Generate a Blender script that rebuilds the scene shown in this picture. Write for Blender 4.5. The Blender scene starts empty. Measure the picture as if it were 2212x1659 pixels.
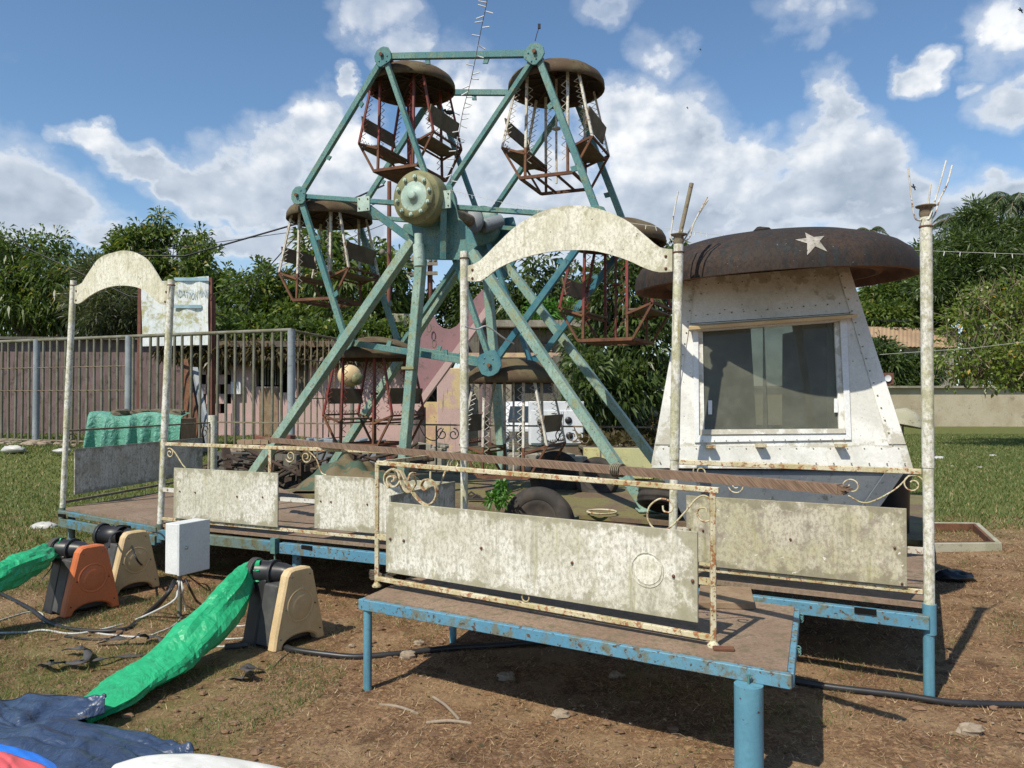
import bpy, math, random
import numpy as np
from mathutils import Vector, Matrix
R_ = math.radians
random.seed(7); rng = np.random.default_rng(7)
scene = bpy.context.scene
COL = scene.collection

# ------------------------------------------------------------------ camera
F = 1662.0; CX = 1106.0; CY = 829.5; CAMZ = 1.6; TH = math.atan(31 / F)
cd = bpy.data.cameras.new('camera'); cam = bpy.data.objects.new('camera', cd); COL.objects.link(cam)
cam.location = (0, 0, CAMZ); cam.rotation_euler = (math.pi / 2 + TH, 0, 0)
cd.sensor_width = 36; cd.lens = 36 * F / 2212; cd.clip_start = .05; cd.clip_end = 3000
scene.camera = cam
# ------------------------------------------------------------------ light
SUNV = Vector((-.36, -.47, .72)).normalized()
sun_el = math.asin(SUNV.z); sun_az = math.atan2(SUNV.x, SUNV.y)
sd = bpy.data.lights.new('sun', 'SUN'); sun = bpy.data.objects.new('sun', sd); COL.objects.link(sun)
sd.energy = 4.9; sd.angle = R_(.53); sd.color = (1, .93, .80)
sun.rotation_euler = SUNV.to_track_quat('Z', 'Y').to_euler(); sun.location = (0, 0, 30)
scene.view_settings.view_transform = 'Standard'; scene.view_settings.look = 'None'
scene.view_settings.exposure = 0.12; scene.view_settings.gamma = 1

def azel(px, py):
    a = (px - CX) / F; b = -(py - CY) / F
    c, s = math.cos(TH), math.sin(TH)
    y = c - b * s; z = s + b * c
    n = math.sqrt(a * a + y * y + z * z)
    return math.atan2(a, y), math.asin(z / n)

def build_world():
    w = bpy.data.worlds.new('World'); scene.world = w; w.use_nodes = True; w.cycles.sampling_method = 'NONE'
    nt = w.node_tree; nt.nodes.clear(); N = nt.nodes.new; L = nt.links.new
    def val(x, sock):
        if isinstance(x, (int, float)): sock.default_value = x
        else: L(x, sock)
    def M(op, a, b=0., c=None, clamp=False):
        n = N('ShaderNodeMath'); n.operation = op; n.use_clamp = clamp
        val(a, n.inputs[0]); val(b, n.inputs[1])
        if c is not None: val(c, n.inputs[2])
        return n.outputs[0]
    def SS(x, lo, hi):
        n = N('ShaderNodeMapRange'); n.interpolation_type = 'SMOOTHSTEP'
        val(x, n.inputs[0]); n.inputs[1].default_value = lo; n.inputs[2].default_value = hi
        return n.outputs[0]
    sky = N('ShaderNodeTexSky'); sky.sky_type = 'NISHITA'; sky.sun_disc = False
    sky.sun_elevation = sun_el; sky.sun_rotation = sun_az; sky.air_density = 1.0; sky.dust_density = .35; sky.ozone_density = 2.2
    tc = N('ShaderNodeTexCoord'); sp = N('ShaderNodeSeparateXYZ'); L(tc.outputs['Generated'], sp.inputs[0])
    X, Y, Z = sp.outputs
    az = M('ARCTAN2', X, Y); el = M('ARCSINE', Z)
    # gentle warp so that the banks get ragged outlines
    def noise(vec, sc, det, rough=.55, dist=0.):
        n = N('ShaderNodeTexNoise'); L(vec, n.inputs['Vector']); n.inputs['Scale'].default_value = sc
        n.inputs['Detail'].default_value = det; n.inputs['Roughness'].default_value = rough; n.inputs['Distortion'].default_value = dist
        return n
    mp = N('ShaderNodeCombineXYZ'); L(az, mp.inputs[0]); L(M('MULTIPLY', el, 1.25), mp.inputs[1])
    P = mp.outputs[0]
    wn = noise(P, 12, 5); ws = N('ShaderNodeSeparateXYZ'); L(wn.outputs['Color'], ws.inputs[0])
    azw = M('ADD', az, M('MULTIPLY', M('SUBTRACT', ws.outputs[0], .5), .12))
    elw = M('ADD', el, M('MULTIPLY', M('SUBTRACT', ws.outputs[1], .5), .09))
    pw = N('ShaderNodeCombineXYZ'); L(azw, pw.inputs[0]); L(elw, pw.inputs[1]); PW = pw.outputs[0]
    blobs = [(1560, 530, 620, 62, .85), (520, 520, 420, 40, .7), (0, 430, 180, 120, 1), (120, 460, 130, 85, 1), (235, 505, 110, 50, 1), (222, 312, 72, 30, .95), (300, 345, 85, 36, .95), (390, 385, 95, 50, 1),
             (500, 395, 120, 78, 1), (590, 350, 95, 70, 1), (620, 430, 140, 70, 1), (705, 325, 85, 95, 1), (770, 410, 170, 110, 1), (1010, 320, 120, 170, 1), (1150, 420, 230, 120, 1),
             (820, 40, 95, 62, .9), (868, 98, 55, 52, .82), (760, 190, 28, 28, .6), (1400, 290, 145, 105, 1), (1310, 255, 70, 70, 1), (1500, 335, 110, 85, 1), (1500, 430, 420, 90, 1),
             (1640, 352, 78, 66, 1), (1808, 232, 62, 78, 1), (1790, 330, 125, 85, 1), (1885, 335, 95, 60, .95), (1780, 425, 260, 80, 1), (2010, 470, 200, 60, .9), (2150, 430, 85, 52, .95),
             (1420, 110, 90, 50, .5), (1300, 18, 72, 34, .68), (1730, 40, 130, 50, .55), (1745, 98, 50, 36, .55), (2150, 70, 85, 75, .82), (2180, 225, 85, 60, .85), (2105, 182, 42, 24, .6), (2000, 150, 46, 38, .72),
             (2700, 300, 420, 260, 1), (-600, 330, 360, 240, 1), (1106, -900, 300, 120, .8), (560, -500, 300, 160, .8), (1900, -600, 350, 160, .9)]
    tot = None
    for bx, by, ra, rb, wt in blobs:
        a0, e0 = azel(bx, by); ka = F / ra / math.cos(a0) ** 1.7; kb = F / rb / math.cos(a0)
        vm = N('ShaderNodeVectorMath'); vm.operation = 'MULTIPLY_ADD'; L(PW, vm.inputs[0]); vm.inputs[1].default_value = (ka, kb, 0); vm.inputs[2].default_value = (-a0 * ka, -e0 * kb, 0)
        dt = N('ShaderNodeVectorMath'); dt.operation = 'DOT_PRODUCT'; L(vm.outputs[0], dt.inputs[0]); L(vm.outputs[0], dt.inputs[1]); q = dt.outputs['Value']
        f = M('MULTIPLY_ADD', q, -wt, 1.25 * wt) if wt >= .8 else M('SUBTRACT', wt * 1.1, q)
        tot = f if tot is None else M('SMOOTH_MAX', tot, f, .18)
    # behind the camera: a broken sky as well
    back = M('MULTIPLY', SS(Y, .25, -.2), M('MULTIPLY', SS(M('ABSOLUTE', el), .9, .05), 1.4)); back = M('SUBTRACT', back, 1.2)
    tot = M('MAXIMUM', tot, back)
    def billow(vec, d=8):
        nn = noise(vec, 7.5, d, .56, .1); pf = noise(vec, 21, 4, .5); ab = M('ABSOLUTE', M('SUBTRACT', pf.outputs[0], .5))
        return M('ADD', nn.outputs[0], M('MULTIPLY', M('SUBTRACT', ab, .09), .55))
    n1b = billow(P)
    dens = M('ADD', M('MULTIPLY', tot, .60), M('MULTIPLY', M('SUBTRACT', n1b, .50), 1.9))
    cov = M('MAXIMUM', SS(dens, .0, .46), M('MULTIPLY', SS(dens, -.42, .30), .42))
    # light: the same noise sampled a little towards the sun (up and to the left)
    off = N('ShaderNodeVectorMath'); off.operation = 'ADD'; L(P, off.inputs[0]); off.inputs[1].default_value = (-.010, .018, 0)
    ra_ = noise(P, 9, 5, .5); rb_ = noise(off.outputs[0], 9, 5, .5)
    relief = M('MULTIPLY', M('SUBTRACT', ra_.outputs[0], rb_.outputs[0]), 2.3)
    n3 = noise(P, 3.2, 4)
    lit = M('ADD', M('ADD', relief, .70), M('MULTIPLY', M('SUBTRACT', n3.outputs[0], .5), 1.0), clamp=True)
    lowg = SS(el, .09, .42)
    lit = M('MULTIPLY', lit, M('ADD', .50, M('MULTIPLY', SS(el, .16, .36), .52)), clamp=True)
    edge = SS(dens, .9, .3); lit = M('MAXIMUM', lit, M('MULTIPLY', edge, .66))
    cr = N('ShaderNodeValToRGB'); L(lit, cr.inputs[0]); e = cr.color_ramp.elements
    e[0].position = .2; e[0].color = (2.6, 3.2, 4.0, 1); e[1].position = .92; e[1].color = (8.2, 8.2, 8.1, 1)
    m_ = cr.color_ramp.elements.new(.55); m_.color = (4.6, 5.1, 5.8, 1)
    cm = N('ShaderNodeMix'); cm.data_type = 'RGBA'; wisp = M('SUBTRACT', 1., M('MULTIPLY', SS(el, .36, .47), .42)); hz_ = SS(el, .26, .02); L(M('MAXIMUM', M('MULTIPLY', M('MULTIPLY', cov, .96), wisp), M('MULTIPLY', hz_, .55)), cm.inputs['Factor'])
    tint = N('ShaderNodeMix'); tint.data_type = 'RGBA'; tint.blend_type = 'MULTIPLY'; tint.inputs['Factor'].default_value = 1
    L(sky.outputs[0], tint.inputs['A']); tint.inputs['B'].default_value = (.86, 1.0, 1.06, 1)
    L(tint.outputs['Result'], cm.inputs['A']); L(cr.outputs[0], cm.inputs['B'])
    bg = N('ShaderNodeBackground'); L(cm.outputs['Result'], bg.inputs[0]); bg.inputs[1].default_value = .125
    o = N('ShaderNodeOutputWorld'); L(bg.outputs[0], o.inputs[0])
build_world()

# ------------------------------------------------------------------ helpers
def ray(px, py):
    a = (px - CX) / F; b = -(py - CY) / F; c, s = math.cos(TH), math.sin(TH)
    return Vector((a, c - b * s, s + b * c))
O = Vector((0, 0, CAMZ))
def W(px, py, d):                       # point seen at (px,py) at forward distance d
    r = ray(px, py); return O + r * (d / r.y)
def WZ(px, py, z=0.):                   # point on the horizontal plane z
    r = ray(px, py); return O + r * ((z - CAMZ) / r.z)
def WP(px, py, p, n):                   # point on a plane
    r = ray(px, py); n = Vector(n); return O + r * ((Vector(p) - O).dot(n) / r.dot(n))
def lerp(a, b, t): return a + (b - a) * t
Zv = Vector((0, 0, 1))

class MB:
    def __init__(s): s.v = []; s.f = []; s.sm = []; s.caps = []
    def add(s, vs, fs, smooth=False):
        o = len(s.v); s.v += [tuple(x) for x in vs]; s.f += [tuple(o + i for i in f) for f in fs]; s.sm += [smooth] * len(fs); return s
    def box(s, c, sx, sy, sz, ax=(1, 0, 0), ay=None, az=None):
        c = Vector(c); ax = Vector(ax).normalized()
        az = Vector(az).normalized() if az is not None else Zv
        ay = Vector(ay).normalized() if ay is not None else az.cross(ax).normalized()
        vs = [c + ax * (i * sx / 2) + ay * (j * sy / 2) + az * (k * sz / 2) for i in (-1, 1) for j in (-1, 1) for k in (-1, 1)]
        return s.add(vs, [(0, 1, 3, 2), (4, 6, 7, 5), (0, 4, 5, 1), (2, 3, 7, 6), (0, 2, 6, 4), (1, 5, 7, 3)])
    def beam(s, a, b, w, h=None, up=(0, 0, 1)):
        a = Vector(a); b = Vector(b); h = h or w; d = (b - a); l = d.length; d.normalize(); up = Vector(up)
        if abs(d.dot(up)) > .99: up = Vector((0, 1, 0)) if abs(d.y) < .9 else Vector((1, 0, 0))
        side = d.cross(up).normalized(); u2 = side.cross(d).normalized()
        return s.box((a + b) / 2, l, w, h, d, side, u2)
    def tube(s, path, r, seg=8, cap=True, smooth=True):
        path = [Vector(p) for p in path]; n = len(path); rs = r if isinstance(r, (list, tuple)) else [r] * n
        vs = []; prev = None
        for i, p in enumerate(path):
            t = (path[min(i + 1, n - 1)] - path[max(i - 1, 0)])
            if t.length < 1e-9: t = Vector((0, 0, 1))
            t.normalize()
            if prev is None: x = t.orthogonal().normalized()
            else:
                x = prev - t * prev.dot(t); x = x.normalized() if x.length > 1e-6 else t.orthogonal().normalized()
            prev = x; y = t.cross(x)
            for k in range(seg):
                a = 2 * math.pi * k / seg; vs.append(p + (x * math.cos(a) + y * math.sin(a)) * rs[i])
        fs = [(i * seg + k, i * seg + (k + 1) % seg, (i + 1) * seg + (k + 1) % seg, (i + 1) * seg + k) for i in range(n - 1) for k in range(seg)]
        s.add(vs, fs, smooth)
        if cap: s.caps.append((len(s.f), len(s.f) + 2)); s.add(vs[:seg] + vs[-seg:], [tuple(range(seg))[::-1], tuple(range(seg, 2 * seg))])
        return s
    def prism(s, pts, off, smooth=False):     # pts: planar outline in 3-D, off: thickness vector
        pts = [Vector(p) for p in pts]; off = Vector(off); n = len(pts)
        return s.add(pts + [p + off for p in pts], [tuple(range(n))[::-1], tuple(range(n, 2 * n))] + [(i, (i + 1) % n, n + (i + 1) % n, n + i) for i in range(n)])
    def lathe(s, prof, c=(0, 0, 0), axis=(0, 0, 1), seg=32, smooth=True, xa=None):
        c = Vector(c); ax = Vector(axis).normalized(); x = Vector(xa).normalized() if xa else ax.orthogonal().normalized(); y = ax.cross(x)
        vs = []; fs = []; n = len(prof)
        for r, z in prof:
            for k in range(seg):
                a = 2 * math.pi * k / seg; vs.append(c + ax * z + (x * math.cos(a) + y * math.sin(a)) * max(r, 1e-4))
        for i in range(n - 1):
            for k in range(seg): fs.append((i * seg + k, i * seg + (k + 1) % seg, (i + 1) * seg + (k + 1) % seg, (i + 1) * seg + k))
        return s.add(vs, fs, smooth)
    def grid(s, P, smooth=True):              # P: rows of points
        n, m = len(P), len(P[0]); vs = [p for r in P for p in r]
        return s.add(vs, [(i * m + j, i * m + j + 1, (i + 1) * m + j + 1, (i + 1) * m + j) for i in range(n - 1) for j in range(m - 1)], smooth)
    def blob(s, c, rx, ry, rz, seg=10, rings=7, jit=0., smooth=True, rnd=random):
        c = Vector(c); vs = []
        for i in range(rings + 1):
            t = math.pi * i / rings
            for k in range(seg):
                a = 2 * math.pi * k / seg; j = 1 + (rnd.random() - .5) * jit if 0 < i < rings else 1
                vs.append(c + Vector((rx * math.sin(t) * math.cos(a) * j, ry * math.sin(t) * math.sin(a) * j, rz * math.cos(t) * j)))
        fs = [(i * seg + k, (i + 1) * seg + k, (i + 1) * seg + (k + 1) % seg, i * seg + (k + 1) % seg) for i in range(rings) for k in range(seg)]
        return s.add(vs, fs, smooth)

INV = {}
def thing(name, label, cat, loc=(0, 0, 0), rotz=0., group=None):
    o = bpy.data.objects.new(name, None); COL.objects.link(o); o.empty_display_size = .1
    o.location = loc; o.rotation_euler = (0, 0, rotz); o['label'] = label; o['category'] = cat
    if group: o['group'] = group
    INV[o.name] = (Matrix.Translation(Vector(loc)) @ Matrix.Rotation(rotz, 4, 'Z')).inverted()
    return o
def mesh_obj(name, mb, mat, inv=None, bevel=0.):
    me = bpy.data.meshes.new(name); vs = [tuple(inv @ Vector(v)) for v in mb.v] if inv is not None else mb.v
    me.from_pydata(vs, [], mb.f); me.polygons.foreach_set('use_smooth', mb.sm); me.materials.append(mat); me.update()
    o = bpy.data.objects.new(name, me); COL.objects.link(o)
    if bevel:
        b = o.modifiers.new('bevel', 'BEVEL'); b.width = bevel; b.segments = 1; b.limit_method = 'ANGLE'; b.angle_limit = .7
    return o
SPLIT = {'side_wall', 'hull_strap', 'banner_stripe', 'strut', 'scrollwork', 'window_pull', 'corner_strap', 'hand_loop', 'head_bracket', 'pier', 'crossarm', 'insulator', 'spring_hook', 'chassis', 'lug', 'rivet', 'soot_band', 'lamp'}
def components(mb):
    p = list(range(len(mb.v)))
    def find(i):
        while p[i] != i: p[i] = p[p[i]]; i = p[i]
        return i
    for f in mb.f:
        a = find(f[0])
        for k in f[1:]: p[find(k)] = a
    seen = {}
    for i, v in enumerate(mb.v):
        k = (round(v[0], 4), round(v[1], 4), round(v[2], 4))
        if k in seen: p[find(i)] = find(seen[k])
        else: seen[k] = i
    groups = {}
    for f, sm in zip(mb.f, mb.sm): groups.setdefault(find(f[0]), []).append((f, sm))
    out = []
    for g in groups.values():
        m = MB(); mp = {}
        for f, sm in g:
            for k in f:
                if k not in mp: mp[k] = len(m.v); m.v.append(mb.v[k])
            m.f.append(tuple(mp[k] for k in f)); m.sm.append(sm)
        out.append(m)
    return out
def part(name, mb, mat, parent, local=False, bevel=0., label=None):
    if name in SPLIT:
        cs = components(mb)
        if len(cs) > 1: return [part_(name, c, mat, parent, local, bevel, label) for c in cs][0]
    return part_(name, mb, mat, parent, local, bevel, label)
def part_(name, mb, mat, parent, local=False, bevel=0., label=None):
    inv = INV[parent.name]; o = mesh_obj(name, mb, mat, None if local else inv, bevel)
    o.parent = parent; INV[o.name] = inv
    if label: o['label'] = label
    return o
def single(name, mb, mat, label=None, cat=None, group=None, kind=None, origin=None, bevel=0.):
    if origin is None:
        a = np.array(mb.v); origin = Vector((a[:, 0].mean(), a[:, 1].mean(), a[:, 2].min()))
    o = mesh_obj(name, mb, mat, Matrix.Translation(-Vector(origin)), bevel); o.location = origin
    if label: o['label'] = label
    if cat: o['category'] = cat
    if group: o['group'] = group
    if kind: o['kind'] = kind
    INV[o.name] = Matrix.Translation(-Vector(origin))
    return o

# ------------------------------------------------------------------ materials
def _base(name):
    m = bpy.data.materials.new(name); m.use_nodes = True; nt = m.node_tree; nt.nodes.clear()
    out = nt.nodes.new('ShaderNodeOutputMaterial'); p = nt.nodes.new('ShaderNodeBsdfPrincipled'); nt.links.new(p.outputs[0], out.inputs[0])
    return m, nt, p, out
def rgb(c): return (c[0], c[1], c[2], 1)
def _coord(nt, scale=(1, 1, 1), rnd=True):
    tc = nt.nodes.new('ShaderNodeTexCoord'); v = tc.outputs['Object']
    if rnd:
        oi = nt.nodes.new('ShaderNodeObjectInfo'); a = nt.nodes.new('ShaderNodeVectorMath'); a.operation = 'MULTIPLY_ADD'
        a.inputs[0].default_value = (17, 31, 23); c = nt.nodes.new('ShaderNodeCombineXYZ')
        for i in range(3): nt.links.new(oi.outputs['Random'], c.inputs[i])
        nt.links.new(c.outputs[0], a.inputs[1]); nt.links.new(v, a.inputs[2]); v = a.outputs[0]
    return v
def _noise(nt, v, sc, det=6, rough=.6, stretch=None, dist=0):
    if stretch:
        mp = nt.nodes.new('ShaderNodeMapping'); mp.inputs['Scale'].default_value = stretch; nt.links.new(v, mp.inputs[0]); v = mp.outputs[0]
    n = nt.nodes.new('ShaderNodeTexNoise'); nt.links.new(v, n.inputs['Vector']); n.inputs['Scale'].default_value = sc
    n.inputs['Detail'].default_value = det; n.inputs['Roughness'].default_value = rough; n.inputs['Distortion'].default_value = dist
    return n.outputs[0]
def _step(nt, x, lo, hi, o0=0., o1=1.):
    n = nt.nodes.new('ShaderNodeMapRange'); n.interpolation_type = 'SMOOTHSTEP'; nt.links.new(x, n.inputs[0])
    n.inputs[1].default_value = lo; n.inputs[2].default_value = hi; n.inputs[3].default_value = o0; n.inputs[4].default_value = o1
    return n.outputs[0]
def _mix(nt, f, a, b, mode='MIX'):
    n = nt.nodes.new('ShaderNodeMix'); n.data_type = 'RGBA'; n.blend_type = mode
    for s, x in (('Factor', f), ('A', a), ('B', b)):
        if isinstance(x, (int, float)): n.inputs[s].default_value = x
        elif isinstance(x, tuple): n.inputs[s].default_value = rgb(x)
        else: nt.links.new(x, n.inputs[s])
    return n.outputs['Result']
def _bump(nt, p, h, st=.3, dist=.01):
    b = nt.nodes.new('ShaderNodeBump'); b.inputs['Strength'].default_value = st; b.inputs['Distance'].default_value = dist
    nt.links.new(h, b.inputs['Height']); nt.links.new(b.outputs[0], p.inputs['Normal'])
def weather(name, base, alt, dirt, s1=4, s2=18, t1=(.42, .6), t2=(.55, .68), streak=None, sk=(.5, .7), speck=None, sps=70, spt=(.6, .66), rough=.7, metal=0., bump=.25, bd=.004, spec=.4, mottle=None, edge=None):
    m, nt, p, _ = _base(name); v = _coord(nt)
    n1 = _noise(nt, v, s1, 5); n2 = _noise(nt, v, s2, 10, .68)
    c = _mix(nt, _step(nt, n1, *t1), base, alt)
    if streak:
        ns = _noise(nt, v, 9, 6, .6, stretch=(2.2, 2.2, .16)); c = _mix(nt, _step(nt, ns, *sk), c, streak)
    c = _mix(nt, _step(nt, n2, *t2), c, dirt)
    if edge:
        tcg = nt.nodes.new('ShaderNodeTexCoord'); sg = nt.nodes.new('ShaderNodeSeparateXYZ'); nt.links.new(tcg.outputs['Generated'], sg.inputs[0])
        def mm(op, a, b):
            q = nt.nodes.new('ShaderNodeMath'); q.operation = op
            for i_, x_ in enumerate((a, b)):
                if isinstance(x_, (int, float)): q.inputs[i_].default_value = x_
                else: nt.links.new(x_, q.inputs[i_])
            return q.outputs[0]
        e_ = mm('MINIMUM', mm('MINIMUM', sg.outputs[2], mm('SUBTRACT', 1., sg.outputs[2])), mm('MINIMUM', mm('MULTIPLY', sg.outputs[0], 2.), mm('SUBTRACT', 2., mm('MULTIPLY', sg.outputs[0], 2.))))
        e_ = mm('SUBTRACT', e_, mm('MULTIPLY', mm('SUBTRACT', n2, .42), .7)); c = _mix(nt, _step(nt, e_, .045, -.03, 0., .75), c, edge)
    if mottle:
        nm = _noise(nt, v, 48, 8, .75, stretch=(1.2, 1.2, .8)); c = _mix(nt, _step(nt, nm, .44, .62, 0., .75), c, mottle)
        ns2 = _noise(nt, v, 26, 5, .6, stretch=(1.3, 1.3, .10)); c = _mix(nt, _step(nt, ns2, .50, .72, 0., .42), c, tuple(x * .75 for x in mottle))
    n4 = _noise(nt, v, s2 * 5, 4, .7)
    c = _mix(nt, 1., c, _mix(nt, n4, (.72, .72, .72), (1.22, 1.22, 1.22)), 'MULTIPLY')
    if speck:
        n3 = _noise(nt, v, sps, 3, .6); c = _mix(nt, _step(nt, n3, *spt), c, speck)
    nt.links.new(c, p.inputs['Base Color']); p.inputs['Roughness'].default_value = rough; p.inputs['Metallic'].default_value = metal
    p.inputs['Specular IOR Level'].default_value = spec
    _bump(nt, p, n2, bump, bd); return m
def plain(name, c, rough=.6, metal=0., var=.2, sc=12, bump=.1, spec=.4):
    return weather(name, c, tuple(x * (1 - var) for x in c), tuple(x * (1 - 2 * var) for x in c), s1=sc / 3, s2=sc, t2=(.6, .8), rough=rough, metal=metal, bump=bump, spec=spec)

M = {}
M['teal'] = weather('teal_paint', (.075, .20, .205), (.15, .27, .23), (.19, .23, .14), s1=2.0, s2=12, t1=(.42, .60), t2=(.50, .66), speck=(.08, .055, .03), sps=40, spt=(.62, .70), rough=.42, bump=.2, mottle=(.055, .15, .15))
M['teal_pale'] = weather('pale_leg_teal_paint', (.30, .42, .35), (.20, .34, .30), (.28, .29, .15), s1=2.2, s2=11, t1=(.42, .58), t2=(.48, .64), speck=(.10, .07, .035), sps=36, spt=(.62, .68), rough=.45, bump=.2, mottle=(.17, .25, .19))  # paler, greener teal for the wheel legs
M['teal_dark'] = weather('teal_paint_deep', (.032, .14, .19), (.085, .20, .21), (.06, .12, .11), s1=3, s2=16, t2=(.54, .70), speck=(.10, .05, .03), sps=45, spt=(.68, .73), rough=.40)
M['sky_blue'] = weather('light_blue_paint', (.085, .235, .34), (.115, .27, .36), (.14, .155, .12), s1=2.2, s2=13, t1=(.4, .6), t2=(.50, .62), speck=(.085, .055, .035), sps=40, spt=(.58, .66), rough=.55)
M['sky_blue_clean'] = weather('light_blue_pipe_paint', (.095, .245, .33), (.11, .275, .355), (.06, .085, .09), s1=2.5, s2=11, t1=(.4, .6), t2=(.60, .72), streak=(.075, .17, .22), sk=(.56, .72), speck=(.06, .05, .04), sps=34, spt=(.68, .72), rough=.45, bump=.1)
M['sky_blue_dirty'] = weather('mossy_light_blue_paint', (.075, .205, .28), (.12, .17, .15), (.11, .115, .06), s1=3, s2=14, t1=(.42, .56), t2=(.46, .60), speck=(.09, .05, .03), sps=40, spt=(.60, .68), rough=.65)
M['rust'] = weather('rusty_steel', (.115, .052, .030), (.17, .078, .040), (.055, .030, .022), s1=6, s2=30, rough=.9, bump=.5)
M['red'] = weather('faded_red_paint', (.21, .035, .028), (.14, .04, .028), (.075, .032, .022), s1=5, s2=25, t2=(.52, .64), rough=.6)
M['white_rust'] = weather('white_paint_rusting', (.60, .585, .52), (.47, .43, .35), (.19, .095, .05), s1=6, s2=30, t2=(.53, .62), rough=.65)
M['post'] = weather('mossy_white_post_paint', (.74, .73, .66), (.54, .53, .36), (.36, .34, .20), s1=5, s2=22, t1=(.44, .62), t2=(.50, .66), streak=(.42, .38, .13), sk=(.58, .72), rough=.75, mottle=(.33, .31, .22))
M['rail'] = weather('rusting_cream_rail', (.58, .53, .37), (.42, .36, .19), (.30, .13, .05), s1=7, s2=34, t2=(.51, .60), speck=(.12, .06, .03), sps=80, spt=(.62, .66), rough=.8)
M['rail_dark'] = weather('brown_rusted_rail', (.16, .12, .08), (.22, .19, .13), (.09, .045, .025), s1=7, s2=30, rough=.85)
M['panel'] = weather('lichen_covered_board', (.72, .70, .62), (.56, .54, .43), (.40, .385, .27), s1=3.0, s2=11, t1=(.42, .62), t2=(.52, .72), streak=(.40, .385, .21), sk=(.56, .74), rough=.8, bump=.3, bd=.002, mottle=(.31, .295, .22), edge=(.27, .25, .15))
M['panel_b'] = weather('brown_stained_board', (.55, .51, .40), (.46, .43, .28), (.29, .255, .20), s1=2.6, s2=10, t1=(.42, .6), t2=(.50, .66), streak=(.36, .34, .17), sk=(.56, .72), speck=(.68, .65, .57), sps=30, spt=(.70, .72), rough=.82, bump=.3, bd=.002, mottle=(.27, .235, .175), edge=(.22, .20, .12))
M['panel_shade'] = weather('weathered_board_in_shade', (.58, .57, .51), (.44, .43, .36), (.26, .25, .20), s1=4, s2=14, t2=(.52, .68), streak=(.33, .31, .24), sk=(.56, .7), rough=.85, mottle=(.25, .24, .19), edge=(.2, .19, .14))  # weathered board with the shade of the side railings put into its colour
M['arch'] = weather('mossy_arch_board', (.74, .72, .61), (.62, .60, .46), (.42, .40, .27), s1=3.2, s2=15, t1=(.42, .62), t2=(.52, .70), streak=(.36, .34, .24), sk=(.62, .76), speck=(.10, .095, .07), sps=26, spt=(.68, .72), rough=.8, bump=.2, bd=.002, mottle=(.42, .40, .30), edge=(.34, .32, .20))
M['booth'] = weather('chalky_white_paint', (.74, .735, .69), (.60, .595, .54), (.38, .365, .29), s1=2.4, s2=12, t2=(.58, .78), streak=(.52, .51, .44), sk=(.60, .78), edge=(.40, .37, .28), speck=(.22, .20, .15), sps=40, spt=(.69, .72), rough=.6, bump=.1)
M['booth_low'] = weather('slate_blue_paint', (.18, .21, .24), (.215, .24, .255), (.10, .105, .105), s1=3, s2=18, speck=(.32, .33, .33), sps=60, spt=(.68, .71), rough=.6, bump=.1)
M['dome'] = weather('rusted_dome_paint', (.038, .028, .023), (.058, .038, .028), (.024, .022, .022), s1=2.4, s2=14, t2=(.5, .68), streak=(.030, .034, .036), sk=(.50, .66), speck=(.10, .125, .135), sps=48, spt=(.68, .73), rough=.78, spec=.25, mottle=(.022, .018, .016))
M['canopy'] = weather('rusted_mossy_canopy', (.085, .055, .030), (.12, .095, .05), (.05, .033, .022), s1=4, s2=14, rough=.85)
M['canopy_in'] = weather('dark_rust_underside', (.045, .032, .025), (.07, .045, .03), (.02, .016, .013), s1=6, s2=20, rough=.9)  # dark rust brown for canopy linings, booth inside and scrap
M['seat'] = weather('weathered_seat_board', (.115, .082, .048), (.155, .12, .075), (.06, .042, .026), s1=5, s2=20, rough=.8)
M['drum'] = weather('mossy_drum_paint', (.235, .225, .11), (.17, .175, .085), (.10, .085, .045), s1=5, s2=18, rough=.5)
M['plate'] = weather('pale_teal_plate', (.42, .53, .46), (.33, .44, .37), (.20, .24, .17), s1=6, s2=22, speck=(.14, .07, .035), sps=60, spt=(.69, .72), rough=.5)
M['ply'] = weather('brown_plywood_deck', (.235, .16, .11), (.28, .20, .14), (.14, .125, .07), s1=2.4, s2=14, t1=(.4, .6), t2=(.50, .66), speck=(.36, .32, .26), sps=90, spt=(.70, .73), rough=.85, bump=.3, mottle=(.16, .11, .075))
M['ply_moss'] = weather('mossy_deck', (.15, .105, .065), (.175, .155, .06), (.085, .065, .04), s1=2.2, s2=20, t1=(.42, .56), t2=(.5, .68), speck=(.3, .26, .2), sps=90, spt=(.69, .73), rough=.9, bump=.4)
M['black_plastic'] = plain('black_plastic', (.028, .028, .03), .4, var=.25)
M['grey_plastic'] = weather('dusty_charcoal_plastic', (.055, .056, .056), (.08, .08, .076), (.12, .10, .08), s1=6, s2=20, t2=(.6, .8), rough=.6)
M['orange'] = weather('faded_orange_plastic', (.58, .16, .055), (.52, .15, .06), (.36, .12, .06), s1=5, s2=18, t2=(.60, .78), rough=.5, bump=.1)
M['cream'] = weather('faded_cream_plastic', (.60, .45, .25), (.53, .39, .21), (.36, .26, .14), s1=5, s2=18, t2=(.60, .78), rough=.5, bump=.1)
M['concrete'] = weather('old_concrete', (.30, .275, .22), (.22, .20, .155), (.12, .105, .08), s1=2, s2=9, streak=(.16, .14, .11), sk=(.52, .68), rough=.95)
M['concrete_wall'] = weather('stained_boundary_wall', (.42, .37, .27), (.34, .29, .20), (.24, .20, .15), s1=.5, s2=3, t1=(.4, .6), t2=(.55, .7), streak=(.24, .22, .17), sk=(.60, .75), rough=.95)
M['concrete_dark'] = weather('grimy_retaining_wall', (.105, .10, .085), (.15, .14, .11), (.05, .048, .04), s1=1.0, s2=6, streak=(.06, .055, .045), sk=(.5, .66), rough=.95)
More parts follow.
